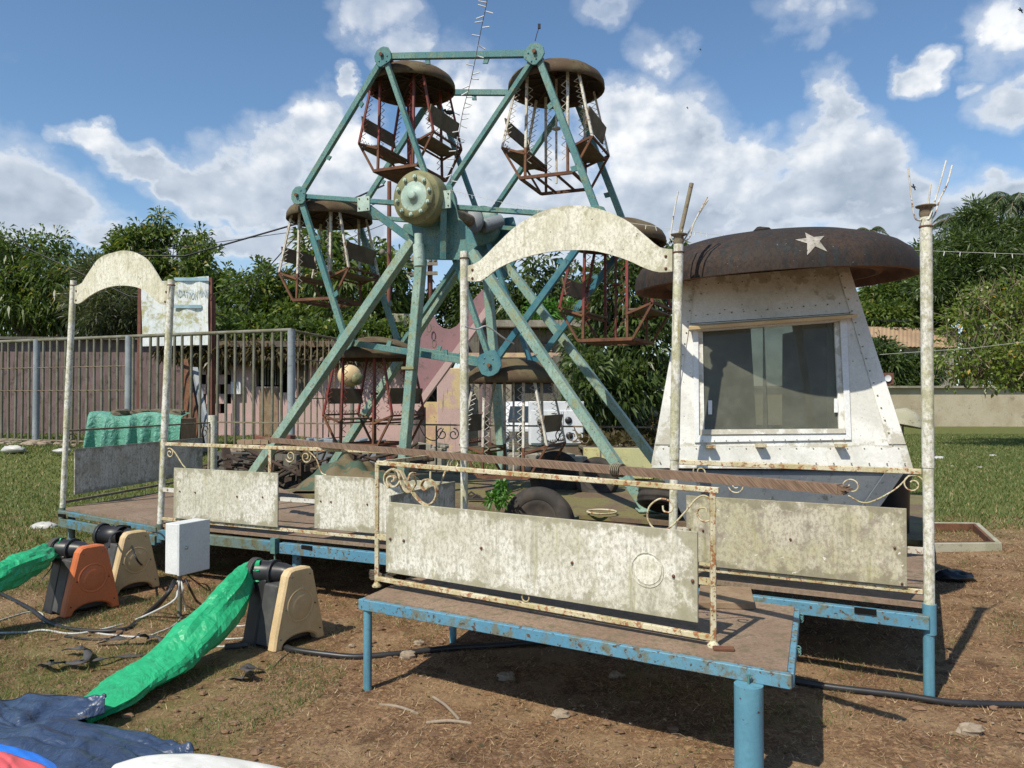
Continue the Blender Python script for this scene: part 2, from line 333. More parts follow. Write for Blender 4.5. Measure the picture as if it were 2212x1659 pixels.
M['pink'] = weather('faded_pink_render', (.52, .35, .325), (.47, .33, .30), (.27, .21, .17), s1=1, s2=5, t1=(.4, .6), t2=(.60, .74), streak=(.26, .19, .16), sk=(.64, .76), rough=.9)
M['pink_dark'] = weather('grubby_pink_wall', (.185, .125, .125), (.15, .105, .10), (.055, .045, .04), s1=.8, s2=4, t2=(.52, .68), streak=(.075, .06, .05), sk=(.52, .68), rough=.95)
M['pink_edge'] = weather('pink_stair_paint', (.27, .15, .16), (.235, .14, .14), (.15, .105, .10), s1=1.2, s2=7, rough=.8)
M['soot'] = weather('sooty_eaves', (.11, .09, .07), (.17, .12, .075), (.04, .035, .03), s1=2, s2=8, rough=.95)
M['peel'] = weather('peeling_cream_render', (.55, .42, .22), (.45, .30, .22), (.25, .20, .13), s1=3, s2=8, rough=.9)
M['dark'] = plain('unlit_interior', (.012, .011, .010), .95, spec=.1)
M['galv'] = weather('grey_blue_pipe', (.22, .25, .27), (.28, .31, .33), (.14, .14, .12), s1=2, s2=14, rough=.6)
M['bar'] = weather('olive_grey_bar', (.135, .13, .08), (.185, .18, .14), (.07, .055, .035), s1=3, s2=20, rough=.75)
M['bark'] = weather('tree_bark', (.10, .08, .055), (.15, .125, .085), (.05, .04, .03), s1=3, s2=14, rough=.95, bump=.6)
M['twig'] = weather('pale_bare_twig', (.21, .17, .11), (.28, .23, .15), (.11, .09, .06), s1=3, s2=14, rough=.9)
M['pole_red'] = weather('red_brown_pole', (.145, .055, .038), (.18, .075, .05), (.08, .035, .028), rough=.8)
M['wood'] = weather('weathered_wood', (.23, .155, .095), (.28, .20, .125), (.15, .10, .06), s1=6, s2=26, rough=.8)
M['wire'] = plain('black_cable', (.02, .02, .022), .5)
M['white_wire'] = plain('white_cable', (.52, .52, .49), .5, var=.08)
M['white_gloss'] = plain('white_enamel', (.70, .71, .70), .35, var=.06, bump=.02)
M['white_dirty'] = weather('dirty_white_panel', (.66, .67, .68), (.58, .60, .62), (.40, .38, .33), s1=2, s2=10, t2=(.62, .8), rough=.5, bump=.05)
M['shaded_face'] = plain('shaded_white_enamel', (.62, .64, .64), .4, var=.05, bump=.02)  # white enamel greyed in colour for the shaded door side of the box
M['metal'] = plain('steel', (.45, .45, .44), .35, .8)
M['rubber'] = weather('dusty_rubber', (.030, .026, .023), (.050, .042, .034), (.09, .075, .055), s1=7, s2=22, t2=(.62, .76), speck=(.4, .38, .35), sps=70, spt=(.75, .77), rough=.8)
M['stone'] = weather('pale_stone', (.30, .24, .175), (.24, .19, .14), (.15, .115, .08), s1=6, s2=20, rough=.95, bump=.5)
M['bag'] = plain('white_plastic_bag', (.52, .51, .47), .4, var=.1)
M['bagblack'] = plain('black_plastic_bag', (.015, .015, .017), .25)
M['yellow_wall'] = weather('faded_yellow_render', (.50, .46, .22), (.42, .41, .22), (.30, .16, .07), s1=2, s2=8, rough=.85)
M['frame_grey'] = weather('lichened_frame', (.30, .29, .20), (.38, .36, .27), (.17, .14, .09), s1=5, s2=20, rough=.9)
M['star'] = weather('chalky_star_paint', (.40, .37, .32), (.28, .26, .22), (.14, .12, .10), s1=10, s2=40, rough=.9)

def cloth(name, c, alt, rough=.5, wr=6., st=.6, bd=.02, spec=.4, trans=0.):
    m, nt, p, out = _base(name); v = _coord(nt); n = _noise(nt, v, wr, 4, .5, dist=.8); n2 = _noise(nt, v, wr * 5, 5, .6)
    c_ = _mix(nt, _step(nt, n2, .45, .75), c, alt); nt.links.new(c_, p.inputs['Base Color'])
    p.inputs['Roughness'].default_value = rough; p.inputs['Specular IOR Level'].default_value = spec
    _bump(nt, p, n, st, bd); return m
M['green_cloth'] = cloth('green_coated_fabric', (.018, .33, .135), (.035, .40, .18), .42, 6, .8, .05)
M['green_tarp'] = cloth('faded_green_tarpaulin', (.075, .25, .185), (.21, .38, .29), .55, 7, 1.0, .06)
M['blue_tarp'] = cloth('navy_vinyl', (.030, .052, .105), (.050, .072, .125), .38, 9, .9, .03, .45)
M['blue_bright'] = cloth('bright_blue_vinyl', (.02, .19, .75), (.03, .21, .78), .35, 4, .2)
M['red_vinyl'] = cloth('coral_red_vinyl', (.78, .12, .13), (.80, .15, .15), .4, 4, .2)
M['white_vinyl'] = cloth('white_vinyl', (.76, .75, .71), (.68, .67, .62), .4, 5, .3)
M['strap'] = cloth('grey_webbing_strap', (.065, .062, .06), (.09, .085, .08), .8, 20, .2, .003)
M['camo'] = weather('sage_and_tan_canvas', (.055, .09, .06), (.14, .11, .06), (.03, .045, .03), s1=2.2, s2=8, t1=(.5, .53), t2=(.6, .75), rough=.7)

def wood_lam():       # laminated beam with slanting strands
    m, nt, p, _ = _base('slant_laminated_wood'); v = _coord(nt, rnd=False)
    m0 = nt.nodes.new('ShaderNodeMapping'); m0.inputs['Rotation'].default_value = (0, R_(-42), 0); nt.links.new(v, m0.inputs[0]); mp = nt.nodes.new('ShaderNodeMapping'); mp.inputs['Scale'].default_value = (8, 8, 150); nt.links.new(m0.outputs[0], mp.inputs[0])
    n = _noise(nt, mp.outputs[0], 1.2, 4, .6); n2 = _noise(nt, v, 5, 4)
    c = _mix(nt, _step(nt, n, .38, .64), (.125, .078, .050), (.245, .163, .108)); c = _mix(nt, _step(nt, n2, .5, .8), c, (.19, .12, .08))
    nt.links.new(c, p.inputs['Base Color']); p.inputs['Roughness'].default_value = .85; _bump(nt, p, n, .4, .004); return m
M['lam'] = wood_lam()

def glass():
    m, nt, p, out = _base('dusty_window_glass'); nt.nodes.remove(p)
    t = nt.nodes.new('ShaderNodeBsdfTransparent'); t.inputs[0].default_value = (.60, .61, .54, 1)
    g = nt.nodes.new('ShaderNodeBsdfGlossy'); g.inputs['Roughness'].default_value = .02; g.inputs[0].default_value = (.9, .9, .9, 1)
    d = nt.nodes.new('ShaderNodeBsdfDiffuse'); d.inputs[0].default_value = (.22, .225, .18, 1)
    fr = nt.nodes.new('ShaderNodeFresnel'); fr.inputs[0].default_value = 1.28
    a = nt.nodes.new('ShaderNodeMixShader'); b = nt.nodes.new('ShaderNodeMixShader')
    v = _coord(nt, rnd=False); n = _noise(nt, v, 7, 8, .7); f = _step(nt, n, .3, .8, .30, .52)
    nt.links.new(f, a.inputs[0]); nt.links.new(t.outputs[0], a.inputs[1]); nt.links.new(d.outputs[0], a.inputs[2])
    nt.links.new(fr.outputs[0], b.inputs[0]); nt.links.new(a.outputs[0], b.inputs[1]); nt.links.new(g.outputs[0], b.inputs[2])
    nt.links.new(b.outputs[0], out.inputs[0]); return m
M['glass'] = glass()
M['dark_glass'] = plain('dark_glass', (.03, .04, .045), .08, spec=.8, bump=0)

def leafmat(name, c1, c2, c3=None, rough=.42, tr=.35):
    m, nt, p, out = _base(name)
    at = nt.nodes.new('ShaderNodeAttribute'); at.attribute_name = 'var'
    c = _mix(nt, at.outputs['Fac'], c1, c2)
    if c3: c = _mix(nt, _step(nt, at.outputs['Fac'], .86, .9), c, c3)
    nt.links.new(c, p.inputs['Base Color']); p.inputs['Roughness'].default_value = rough
    t = nt.nodes.new('ShaderNodeBsdfTranslucent'); nt.links.new(_mix(nt, 1., c, (1.25, 1.35, .6), 'MULTIPLY'), t.inputs[0])
    mx = nt.nodes.new('ShaderNodeMixShader'); mx.inputs[0].default_value = tr
    nt.links.new(p.outputs[0], mx.inputs[1]); nt.links.new(t.outputs[0], mx.inputs[2]); nt.links.new(mx.outputs[0], out.inputs[0]); return m
M['leaf_mango'] = leafmat('mango_leaf', (.024, .05, .012), (.17, .23, .05), (.36, .27, .07))
M['leaf_dark'] = leafmat('dark_leaf', (.018, .036, .011), (.115, .165, .045))
M['leaf_mid'] = leafmat('mid_green_leaf', (.028, .055, .013), (.18, .25, .055), (.32, .28, .08))
M['leaf_olive'] = leafmat('narrow_olive_leaf', (.045, .06, .03), (.14, .16, .075))
M['leaf_conifer'] = leafmat('feathery_leaf', (.030, .055, .018), (.11, .155, .04))
M['leaf_yellow'] = leafmat('yellowing_leaf', (.085, .13, .02), (.20, .25, .045), (.45, .30, .06))
M['leaf_palm'] = leafmat('palm_frond', (.035, .06, .025), (.09, .13, .05))
M['leaf_bright'] = leafmat('bright_shoot_leaf', (.06, .16, .025), (.12, .27, .05))
M['vine'] = leafmat('dry_vine', (.06, .05, .022), (.13, .10, .045))
M['grass_green'] = leafmat('lawn_blade', (.075, .12, .025), (.17, .20, .055), (.34, .27, .13), .6, .3)
M['grass_dry'] = leafmat('dry_straw', (.13, .07, .035), (.42, .27, .145), (.62, .48, .30), .7, .2)

# ------------------------------------------------------------------ ground
def sstep(x, a, b):
    t = np.clip((x - a) / (b - a), 0, 1); return t * t * (3 - 2 * t)
def gh(x, y):
    x = np.asarray(x, float); y = np.asarray(y, float)
    h = .42 * sstep(y, 13.5, 18) * sstep(-x, 3.5, 7.) * sstep(45 - y, 0, 12)
    h = h + .012 * np.sin(x * 3.1 + 1.3 * np.sin(y * 1.7)) * np.sin(y * 2.7 + .6) + .006 * np.sin(x * 9.3 + y * 4.1) * np.sin(y * 8.7 - x * 3)
    return h * sstep(np.hypot(x, y), 400, 60)
def ground_mat():
    m, nt, p, _ = _base('dirt_and_lawn'); tc = nt.nodes.new('ShaderNodeTexCoord'); v = tc.outputs['Object']
    sp = nt.nodes.new('ShaderNodeSeparateXYZ'); nt.links.new(v, sp.inputs[0])
    big = _noise(nt, v, .7, 4); mid = _noise(nt, v, 5, 6, .65); fine = _noise(nt, v, 45, 6, .75); straw = _noise(nt, v, 26, 5, .8, dist=1.5)
    dirt = _mix(nt, _step(nt, mid, .4, .65), (.19, .105, .055), (.31, .185, .10))
    dirt = _mix(nt, _step(nt, fine, .38, .60), _mix(nt, .65, dirt, (.055, .032, .022)), dirt)
    dirt = _mix(nt, _step(nt, straw, .50, .62, 0., .8), dirt, (.45, .30, .165))
    gr = _mix(nt, _step(nt, mid, .35, .65), (.085, .105, .028), (.135, .145, .042)); gr = _mix(nt, _step(nt, fine, .45, .75), gr, (.20, .17, .07))
    pat = _noise(nt, v, 1.6, 5, .6); dirt = _mix(nt, _step(nt, pat, .46, .62), dirt, _mix(nt, .6, dirt, (.34, .235, .135))); dirt = _mix(nt, _step(nt, _noise(nt, v, 2.7, 5, .65), .56, .66, 0., .7), dirt, (.085, .05, .03))
    def ma(op, a, b):
        n = nt.nodes.new('ShaderNodeMath'); n.operation = op
        for i, x in enumerate((a, b)):
            if isinstance(x, (int, float)): n.inputs[i].default_value = x
            else: nt.links.new(x, n.inputs[i])
        return n.outputs[0]
    wob = ma('MULTIPLY', ma('SUBTRACT', big, .5), 2.2); yy = ma('ADD', sp.outputs[1], wob)
    far = _step(nt, yy, 8.0, 10.5)
    # diagonal towards the left lawn
    dl = ma('ADD', ma('MULTIPLY', sp.outputs[0], -1.), ma('MULTIPLY', wob, 1.)); left = ma('MULTIPLY', _step(nt, dl, 3.2, 5.4), _step(nt, yy, 5.0, 7.5))
    near = ma('MULTIPLY', ma('MULTIPLY', _step(nt, dl, .7, 2.3), _step(nt, ma('MULTIPLY', yy, -1.), -6., -4.2)), _step(nt, mid, .44, .58, .25, .8))
    msk = ma('MAXIMUM', ma('MAXIMUM', far, left), near)
    nt.links.new(_mix(nt, msk, dirt, gr), p.inputs['Base Color']); p.inputs['Roughness'].default_value = .95; p.inputs['Specular IOR Level'].default_value = .15
    _bump(nt, p, straw, .8, .02); return m
def spaced(a, b, n, c, pw=2.2):
    t = np.linspace(-1, 1, n); s = np.sign(t) * np.abs(t) ** pw
    return np.where(s < 0, c + s * (c - a), c + s * (b - c))
gx = np.concatenate([[-900, -400, -150, -70], np.linspace(-35, 35, 260), [70, 150, 400, 900]])
gy = np.concatenate([[-900, -300, -80, -20], np.linspace(-4, 46, 220), [60, 90, 150, 400, 1200]])
GX, GY = np.meshgrid(gx, gy); GZ = gh(GX, GY)
mb = MB(); mb.v = list(map(tuple, np.stack([GX.ravel(), GY.ravel(), GZ.ravel()], 1))); n_, m_ = GX.shape
mb.f = [(i * m_ + j, i * m_ + j + 1, (i + 1) * m_ + j + 1, (i + 1) * m_ + j) for i in range(n_ - 1) for j in range(m_ - 1)]; mb.sm = [True] * len(mb.f)
single('ground', mb, ground_mat(), kind='structure', origin=(0, 0, 0))

def np_mesh(name, V, nper, mat, var, parent=None, faces=None):
    """V: (n*nper,3) with polygons of nper vertices each."""
    me = bpy.data.meshes.new(name); nf = len(V) // nper
    me.vertices.add(len(V)); me.vertices.foreach_set('co', V.astype(np.float32).ravel())
    me.loops.add(len(V)); me.loops.foreach_set('vertex_index', np.arange(len(V), dtype=np.int32))
    me.polygons.add(nf); me.polygons.foreach_set('loop_start', np.arange(0, len(V), nper, dtype=np.int32))
    me.update(calc_edges=True)
    a = me.attributes.new('var', 'FLOAT', 'POINT'); a.data.foreach_set('value', np.repeat(var, nper).astype(np.float32))
    me.materials.append(mat); o = bpy.data.objects.new(name, me); COL.objects.link(o)
    if parent is not None: o.parent = parent
    return o
def blades(x, y, h, wd, lean):
    n = len(x); z = gh(x, y); a = rng.uniform(0, 2 * np.pi, n); b = rng.uniform(0, 2 * np.pi, n)
    dx, dy = np.cos(a) * wd, np.sin(a) * wd; lx, ly = np.cos(b) * lean, np.sin(b) * lean
    p0 = np.stack([x - dx, y - dy, z - .004], 1); p1 = np.stack([x + dx, y + dy, z - .004], 1)
    p2 = np.stack([x + lx, y + ly, z + h], 1)
    return np.stack([p0, p1, p2], 1).reshape(-1, 3)
def vnoise(x, y, s, seed=0):
    return .5 + .25 * (np.sin(x * s + seed) * np.cos(y * s * 1.3 + seed * 2) + np.sin((x + y) * s * .7 + 1.7 + seed) * np.sin((x - y) * s * 1.9 + seed))
def wedge(n, y0, y1, m=.74):
    y = np.sqrt(rng.uniform(y0 ** 2, y1 ** 2, n)); x = rng.uniform(-1, 1, n) * m * y; return x, y
# dry straw over the bare ground
x, y = wedge(420000, 2.3, 10.5); wob = vnoise(x, y, 1.1, 2) * 2 - 1
k = vnoise(x, y, 2.3, 1) + rng.uniform(-.4, .4, len(x)) > .36; x, y = x[k], y[k]; n = len(x)
V = blades(x, y, rng.uniform(.003, .022, n), rng.uniform(.0008, .0019, n) * (1 + y * .12), rng.uniform(.012, .06, n))
np_mesh('dry_straw', V, 3, M['grass_dry'], rng.random(n))['kind'] = 'stuff'
# green grass: near left, lawn left, lawn right
xs, ys = [], []
x, y = wedge(150000, 2.3, 7.5); d = vnoise(x, y, 3.1, 4) + rng.uniform(-.25, .25, len(x))
k = (x < -.9 - .2 * y + (vnoise(x, y, 1.3, 3) - .5) * 2.4) & (d > .47); xs.append(x[k]); ys.append(y[k]); n1 = k.sum()
n = n1; V1 = blades(xs[0], ys[0], rng.uniform(.012, .045, n), rng.uniform(.0015, .003, n), rng.uniform(.01, .04, n))
x, y = wedge(330000, 7.0, 34, .72); lim = np.where(x < 0, 6.6 + 1.0 * vnoise(x, y, .8, 1) + 6 * sstep(x, -5.2, -3.6), 8.4 + 1.4 * vnoise(x, y, .9, 5)); k = (y > lim) & ~((x > -3.6) & (x < 2.6) & (y < 13))
x, y = x[k], y[k]; n = len(x); V2 = blades(x, y, rng.uniform(.03, .075, n), rng.uniform(.004, .008, n) * (1 + y * .05), rng.uniform(.02, .06, n))
x, y = wedge(60000, 2.3, 8.5); d = vnoise(x, y, 4.3, 8) * vnoise(x, y, 1.1, 2); k = (d + rng.uniform(-.05, .05, len(x)) > .36); x, y = x[k], y[k]; n = len(x)
V3 = blades(x, y, rng.uniform(.01, .05, n), rng.uniform(.0012, .0026, n), rng.uniform(.01, .05, n)); V1 = np.concatenate([V1, V3])
np_mesh('grass', np.concatenate([V1, V2]), 3, M['grass_green'], rng.random((len(V1) + len(V2)) // 3))['kind'] = 'stuff'

# ------------------------------------------------------------------ foliage
def leaves_at(P, D, L, Wd, droop=.3):
    """rhombic leaves: base P, direction D (n,3), length L, width Wd"""
    n = len(P); D = D / np.linalg.norm(D, axis=1, keepdims=True)
    r = rng.normal(size=(n, 3)); S = np.cross(D, r); S /= np.linalg.norm(S, axis=1, keepdims=True) + 1e-9
    mid = P + D * (L * .5)[:, None]; tip = P + D * L[:, None]; tip[:, 2] -= L * droop; 
    return np.stack([P, mid + S * (Wd / 2)[:, None], tip, mid - S * (Wd / 2)[:, None]], 1).reshape(-1, 3)
def crown(ells, nclump, per, L, Wd, droop, spread, up=.0, shell=.55, hole=.0):
    """leaf clumps through the volume of a few ellipsoids [(cx,cy,cz,rx,ry,rz)]"""
    e = np.array(ells, float); vol = (e[:, 3] * e[:, 4] * e[:, 5]) ** .67; idx = rng.choice(len(e), nclump, p=vol / vol.sum()); E_ = e[idx]
    d = rng.normal(size=(nclump, 3)); d /= np.linalg.norm(d, axis=1, keepdims=True); r = rng.uniform(shell ** 2, 1.06, nclump) ** .5
    c = E_[:, :3] + d * E_[:, 3:6] * r[:, None]
    k = (np.sin(c[:, 0] * 1.9 + c[:, 2] * 1.3) * np.sin(c[:, 2] * 2.3 + c[:, 1] * 1.1 + .7) > -1 + hole)
    c, d = c[k], d[k]; nc = len(c); C_ = np.repeat(c, per, 0); out = np.repeat(d, per, 0)
    n = nc * per; D = rng.normal(size=(n, 3)) + out * .8; D[:, 2] += up
    D /= np.linalg.norm(D, axis=1, keepdims=True)
    P = C_ + D * rng.uniform(0, spread, n)[:, None]
    V = leaves_at(P, D, L * rng.uniform(.7, 1.3, n), Wd * rng.uniform(.7, 1.3, n), droop)
    var = np.clip(np.repeat(rng.random(nc), per) * .55 + rng.random(n) * .45, 0, 1)
    return V, var, c
def tree(name, label, cat, base, ells, nclump, per, L, Wd, mat, droop=.35, spread=.35, up=0., trunk_r=.2, group=None, hole=.0, limbs=14, shell=.5, bark='bark', trunks=1, twig=0):
    base = Vector(base); t = thing(name, label, cat, base, 0, group)
    V, var, c = crown(ells, nclump, per, L, Wd, droop, spread, up, shell, hole)
    V = V - np.array(base)
    np_mesh('foliage', V, 4, M[mat], var, t)
    mb = MB(); rt = random.Random(int(base.x * 100 + base.y))
    top = Vector(np.array(ells)[:, :3].mean(0)); tops = []
    for q in range(trunks):
        o = Vector((rt.uniform(-1, 1), rt.uniform(-1, 1), 0)) * (trunk_r * 2 if trunks > 1 else 0)
        m = lerp(base + o, top, .5) + Vector((rt.uniform(-.3, .3), rt.uniform(-.2, .2), 0)) + o * 2
        mb.tube([base + o - Vector((0, 0, .1)), lerp(base + o, m, .5), m, lerp(m, top, .7) + o], [trunk_r, trunk_r * .8, trunk_r * .62, trunk_r * .3], 8); tops.append(m)
    for i in range(min(limbs, len(c))):
        p = Vector(c[rng.integers(len(c))]); s = rt.choice(tops); s = lerp(s, top, rt.uniform(0, .6)); q = lerp(s, p, .5) + Vector((0, 0, -.1 * (p - s).length))
        mb.tube([s, q, p], [trunk_r * .38, trunk_r * .2, trunk_r * .07], 5)
    part('trunk', mb, M[bark], t)
    if twig:
        mb = MB()
        for i in range(twig):
            p = Vector(c[rng.integers(len(c))]); d = Vector((rt.uniform(-.8, .5), rt.uniform(-.5, .3), rt.uniform(-.1, 1.3))).normalized(); l = rt.uniform(.5, 1.3)
            mb.tube([p - d * l * .5, p + Vector((rt.uniform(-.06, .06), 0, 0)), p + d * l * .6 + Vector((rt.uniform(-.15, .15), 0, rt.uniform(0, .15)))], [.018, .012, .006], 4)
        part('bare_twigs', mb, M['twig'], t)
    return t
def el(px, py, d, rx, rz, ry=None):     # ellipsoid from pixel centre / half extents
    p = W(px, py, d); return (p.x, p.y, p.z, rx * d / F, (ry if ry else rx * .8) * d / F, rz * d / F)
def gp(px, d): p = W(px, 860, d); return Vector((p.x, p.y, float(gh(p.x, p.y))))

tree('mango_tree', 'broad mango tree with drooping leaves at the far left behind the barred fence', 'tree', gp(60, 30), [el(40, 585, 30, 110, 72), el(150, 605, 29, 90, 58), el(-70, 600, 30, 110, 80), el(60, 660, 30, 150, 60), el(215, 640, 30, 60, 60), el(10, 505, 30, 30, 22), el(105, 520, 30, 26, 20)], 820, 22, .34, .085, 'leaf_mango', .5, .42, .1, .3, hole=.45, shell=.3)
tree('olive_leaved_tree', 'dense tree with fine narrow grey-green leaves behind the small arch', 'tree', gp(270, 27), [el(255, 665, 27, 100, 62), el(330, 690, 27, 70, 50), el(215, 600, 27, 45, 35)], 900, 24, .26, .035, 'leaf_olive', .2, .3, .2, .15)
tree('tropical_almond_tree', 'tall spindly tree with leafy tufts above and left of the banner', 'tree', gp(350, 33), [el(300, 540, 33, 60, 40), el(370, 560, 33, 60, 50), el(335, 510, 33, 25, 22), el(440, 590, 32, 55, 60), el(475, 650, 32, 40, 80), el(425, 540, 33, 20, 22), el(240, 560, 33, 40, 25), el(265, 505, 33, 14, 12), el(300, 490, 33, 10, 12), el(345, 478, 33, 12, 18), el(385, 512, 33, 12, 18), el(430, 520, 33, 12, 22)], 420, 18, .36, .11, 'leaf_mango', .5, .36, .4, .16, hole=.45, shell=.1, limbs=40)
tree('bushy_tree', 'bushy green tree between the banner and the left gondola', 'tree', gp(590, 30), [el(560, 650, 30, 70, 70), el(640, 690, 30, 100, 50), el(540, 710, 30, 70, 40), el(700, 650, 30, 80, 60), el(560, 600, 30, 25, 30), el(620, 620, 30, 20, 20)], 760, 22, .29, .085, 'leaf_mid', .35, .4, .2, .25, hole=.35, shell=.35)
tree('open_crowned_tree', 'open crowned tree with light showing through behind the left gondola', 'tree', gp(740, 27), [el(720, 580, 27, 80, 50), el(780, 550, 27, 60, 35), el(830, 600, 27, 60, 60), el(690, 520, 27, 40, 25), el(780, 660, 27, 90, 50)], 210, 18, .40, .12, 'leaf_mid', .4, .35, .3, .14, hole=.45, shell=.3)
tree('creeper_covered_tree', 'dark creeper-covered tree behind the wheel hub and the pink stair', 'tree', gp(960, 29), [el(930, 690, 29, 90, 50), el(1010, 660, 28, 70, 60), el(860, 690, 29, 50, 40), el(1040, 720, 28, 60, 60)], 620, 20, .27, .085, 'leaf_dark', .3, .35, .1, .2, hole=.35)
tree('spreading_tree', 'spreading dark tree with open branches seen under the large arch', 'tree', gp(1190, 25), [el(1150, 620, 25, 70, 70), el(1190, 700, 25, 80, 60), el(1120, 690, 25, 50, 50), el(1240, 620, 25, 50, 50)], 200, 18, .38, .11, 'leaf_dark', .5, .4, .1, .12, hole=.6, shell=.2, limbs=50)
tree('overhanging_tree', 'large leaning tree hanging over the grimy wall behind the right gondola', 'tree', gp(1290, 19), [el(1350, 640, 19, 90, 90), el(1400, 760, 18.5, 70, 80), el(1300, 760, 19, 70, 70), el(1430, 580, 19, 60, 50), el(1265, 830, 17.5, 35, 70), el(1350, 850, 18, 70, 50)], 620, 20, .26, .075, 'leaf_dark', .5, .3, .1, .17, hole=.2, trunks=2, limbs=26)
tree('feathery_conifer', 'tall dark feathery tree with tiered branches at the right edge', 'tree', gp(2100, 58), [el(2120, 500, 58, 70, 22), el(2100, 540, 57, 110, 22), el(2130, 580, 57, 130, 26), el(2060, 620, 57, 90, 26), el(2150, 650, 57, 140, 34), el(2110, 460, 58, 30, 22), el(2200, 540, 57, 60, 60)], 1700, 22, .5, .1, 'leaf_conifer', .1, .7, .0, .5, shell=.1, hole=.3)
tree('leafy_tree', 'dark leafy tree filling the gap under the right side of the booth roof', 'tree', gp(1930, 62), [el(1910, 650, 62, 50, 40), el(1960, 610, 62, 40, 60), el(2010, 570, 62, 40, 50), el(1920, 690, 60, 70, 30), el(1990, 670, 62, 60, 50)], 900, 22, .5, .16, 'leaf_mid', .3, .7, .1, .4, hole=.2)
tree('yellowing_tree', 'low twiggy tree with yellowing leaves beside the boundary wall', 'tree', gp(2260, 26), [el(2150, 700, 26, 110, 75), el(2220, 650, 26, 110, 70), el(2100, 780, 25, 70, 50), el(2200, 790, 25, 100, 55), el(2300, 740, 26, 120, 100)], 760, 14, .17, .09, 'leaf_yellow', .2, .45, .2, .16, limbs=110, shell=.25, twig=420, hole=.45)
tree('small_tree', 'small dark tree in front of the tan-roofed house', 'tree', gp(1925, 48), [el(1920, 800, 48, 45, 32), el(1905, 760, 48, 25, 22), el(1985, 800, 48, 40, 25), el(1950, 830, 48, 60, 14)], 330, 20, .5, .14, 'leaf_dark', .4, .5, .1, .12)
tree('small_tree', 'small bright sapling growing on the roof of the grimy outbuilding', 'tree', W(1170, 705, 24), [el(1175, 675, 24, 30, 22), el(1215, 680, 24, 25, 22)], 60, 16, .25, .08, 'leaf_bright', .3, .3, .3, .03)
def palm(label, base, top, n, L, r=.25):
    t = thing('palm_tree', label, 'palm', base, 0, None); mb = MB(); base = Vector(base); top = Vector(top)
    mb.tube([base, lerp(base, top, .5) + Vector((.3, 0, 0)), top], [r, r * .7, r * .55], 8); part('trunk', mb, M['bark'], t)
    Vs = []; st = MB()
    for i in range(n):
        a = i * 2.4; e0 = rng.uniform(.1, 1.2); d = np.array([math.cos(a), math.sin(a), 0]); pts = []
        for s in np.linspace(0, 1, 12):
            pts.append(np.array(top) + d * L * s * math.cos(e0 * .6) + np.array([0, 0, L * (s * math.sin(e0) - .85 * s * s)]))
        st.tube(pts, [.05 * (1 - .8 * s) for s in np.linspace(0, 1, 12)], 4); pts = np.array(pts)
        for s in range(1, 12):
            for q in range(7):
                p = pts[s - 1] + (pts[s] - pts[s - 1]) * q / 7
                for sg in (-1, 1):
                    sd = np.cross(pts[s] - pts[s - 1], [0, 0, 1.]) * sg; sd = sd / (np.linalg.norm(sd) + 1e-6)
                    Vs.append((p, sd * .8 + (pts[s] - pts[s - 1]) * 1.5 - np.array([0, 0, .35 + .3 * rng.random()]), L * .22 * (1.15 - abs(s / 12 - .4))))
    P = np.array([v[0] for v in Vs]); D = np.array([v[1] for v in Vs]); l = np.array([v[2] for v in Vs])
    Vv = leaves_at(P, D, l, np.full(len(l), .07 * L / 4), .3) - np.array(base)
    np_mesh('fronds', Vv, 4, M['leaf_palm'], rng.random(len(P)), t); part('frond_stalk', st, M['twig'], t)
palm('tall coconut palm cut by the right edge above the feathery tree', gp(2195, 60), W(2195, 440, 60), 22, 3.6)
palm('small palm crown rising out of the left part of the feathery tree', gp(2080, 64), W(2075, 480, 64), 14, 3.0)
palm('distant palm tuft peeping over the right of the booth roof', gp(1882, 90), W(1880, 500, 90), 12, 2.2)

# ------------------------------------------------------------------ background buildings
def wallbox(mb, px0, px1, y_top, y_bot, d0, d1, th=.2):
    a = W(px0, y_bot, d0); b = W(px1, y_bot, d1); zt = W(px0, y_top, d0).z; zb = min(float(gh(a.x, a.y)), a.z)
    b.z = a.z
    u = Vector((b.x - a.x, b.y - a.y, 0)); n = Vector((-u.y, u.x, 0)).normalized() * th
    mb.prism([(a.x, a.y, zb), (b.x, b.y, zb), (b.x, b.y, zt), (a.x, a.y, zt)], n); return a, b, zt
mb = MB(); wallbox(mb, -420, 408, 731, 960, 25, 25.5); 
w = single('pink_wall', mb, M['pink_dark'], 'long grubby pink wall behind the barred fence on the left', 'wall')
mb = MB(); a = W(-420, 728, 24.95); b = W(408, 733, 25.45); mb.beam(a, b, .4, .08); part('coping', mb, M['concrete_dark'], w)

# pink park building
BD = 24.0
def bx(px, py, d=BD): return W(px, py, d)
bt = thing('pink_building', 'low pink park building with dark doorway behind the wheel', 'building', bx(700, 960)); bt.location.z = 0; INV[bt.name] = Matrix.Translation(-Vector(bt.location))
Z0 = 0.; zr = bx(700, 752).z
def face(mb, p0, p1, y0, y1, d=BD, th=.22):
    A = bx(p0, y0, d); B = bx(p1, y1, d); zb = B.z if y1 < 950 else -.05
    mb.prism([(A.x, d, zb), (B.x, d, zb), (B.x, d, A.z), (A.x, d, A.z)], (0, th, 0))
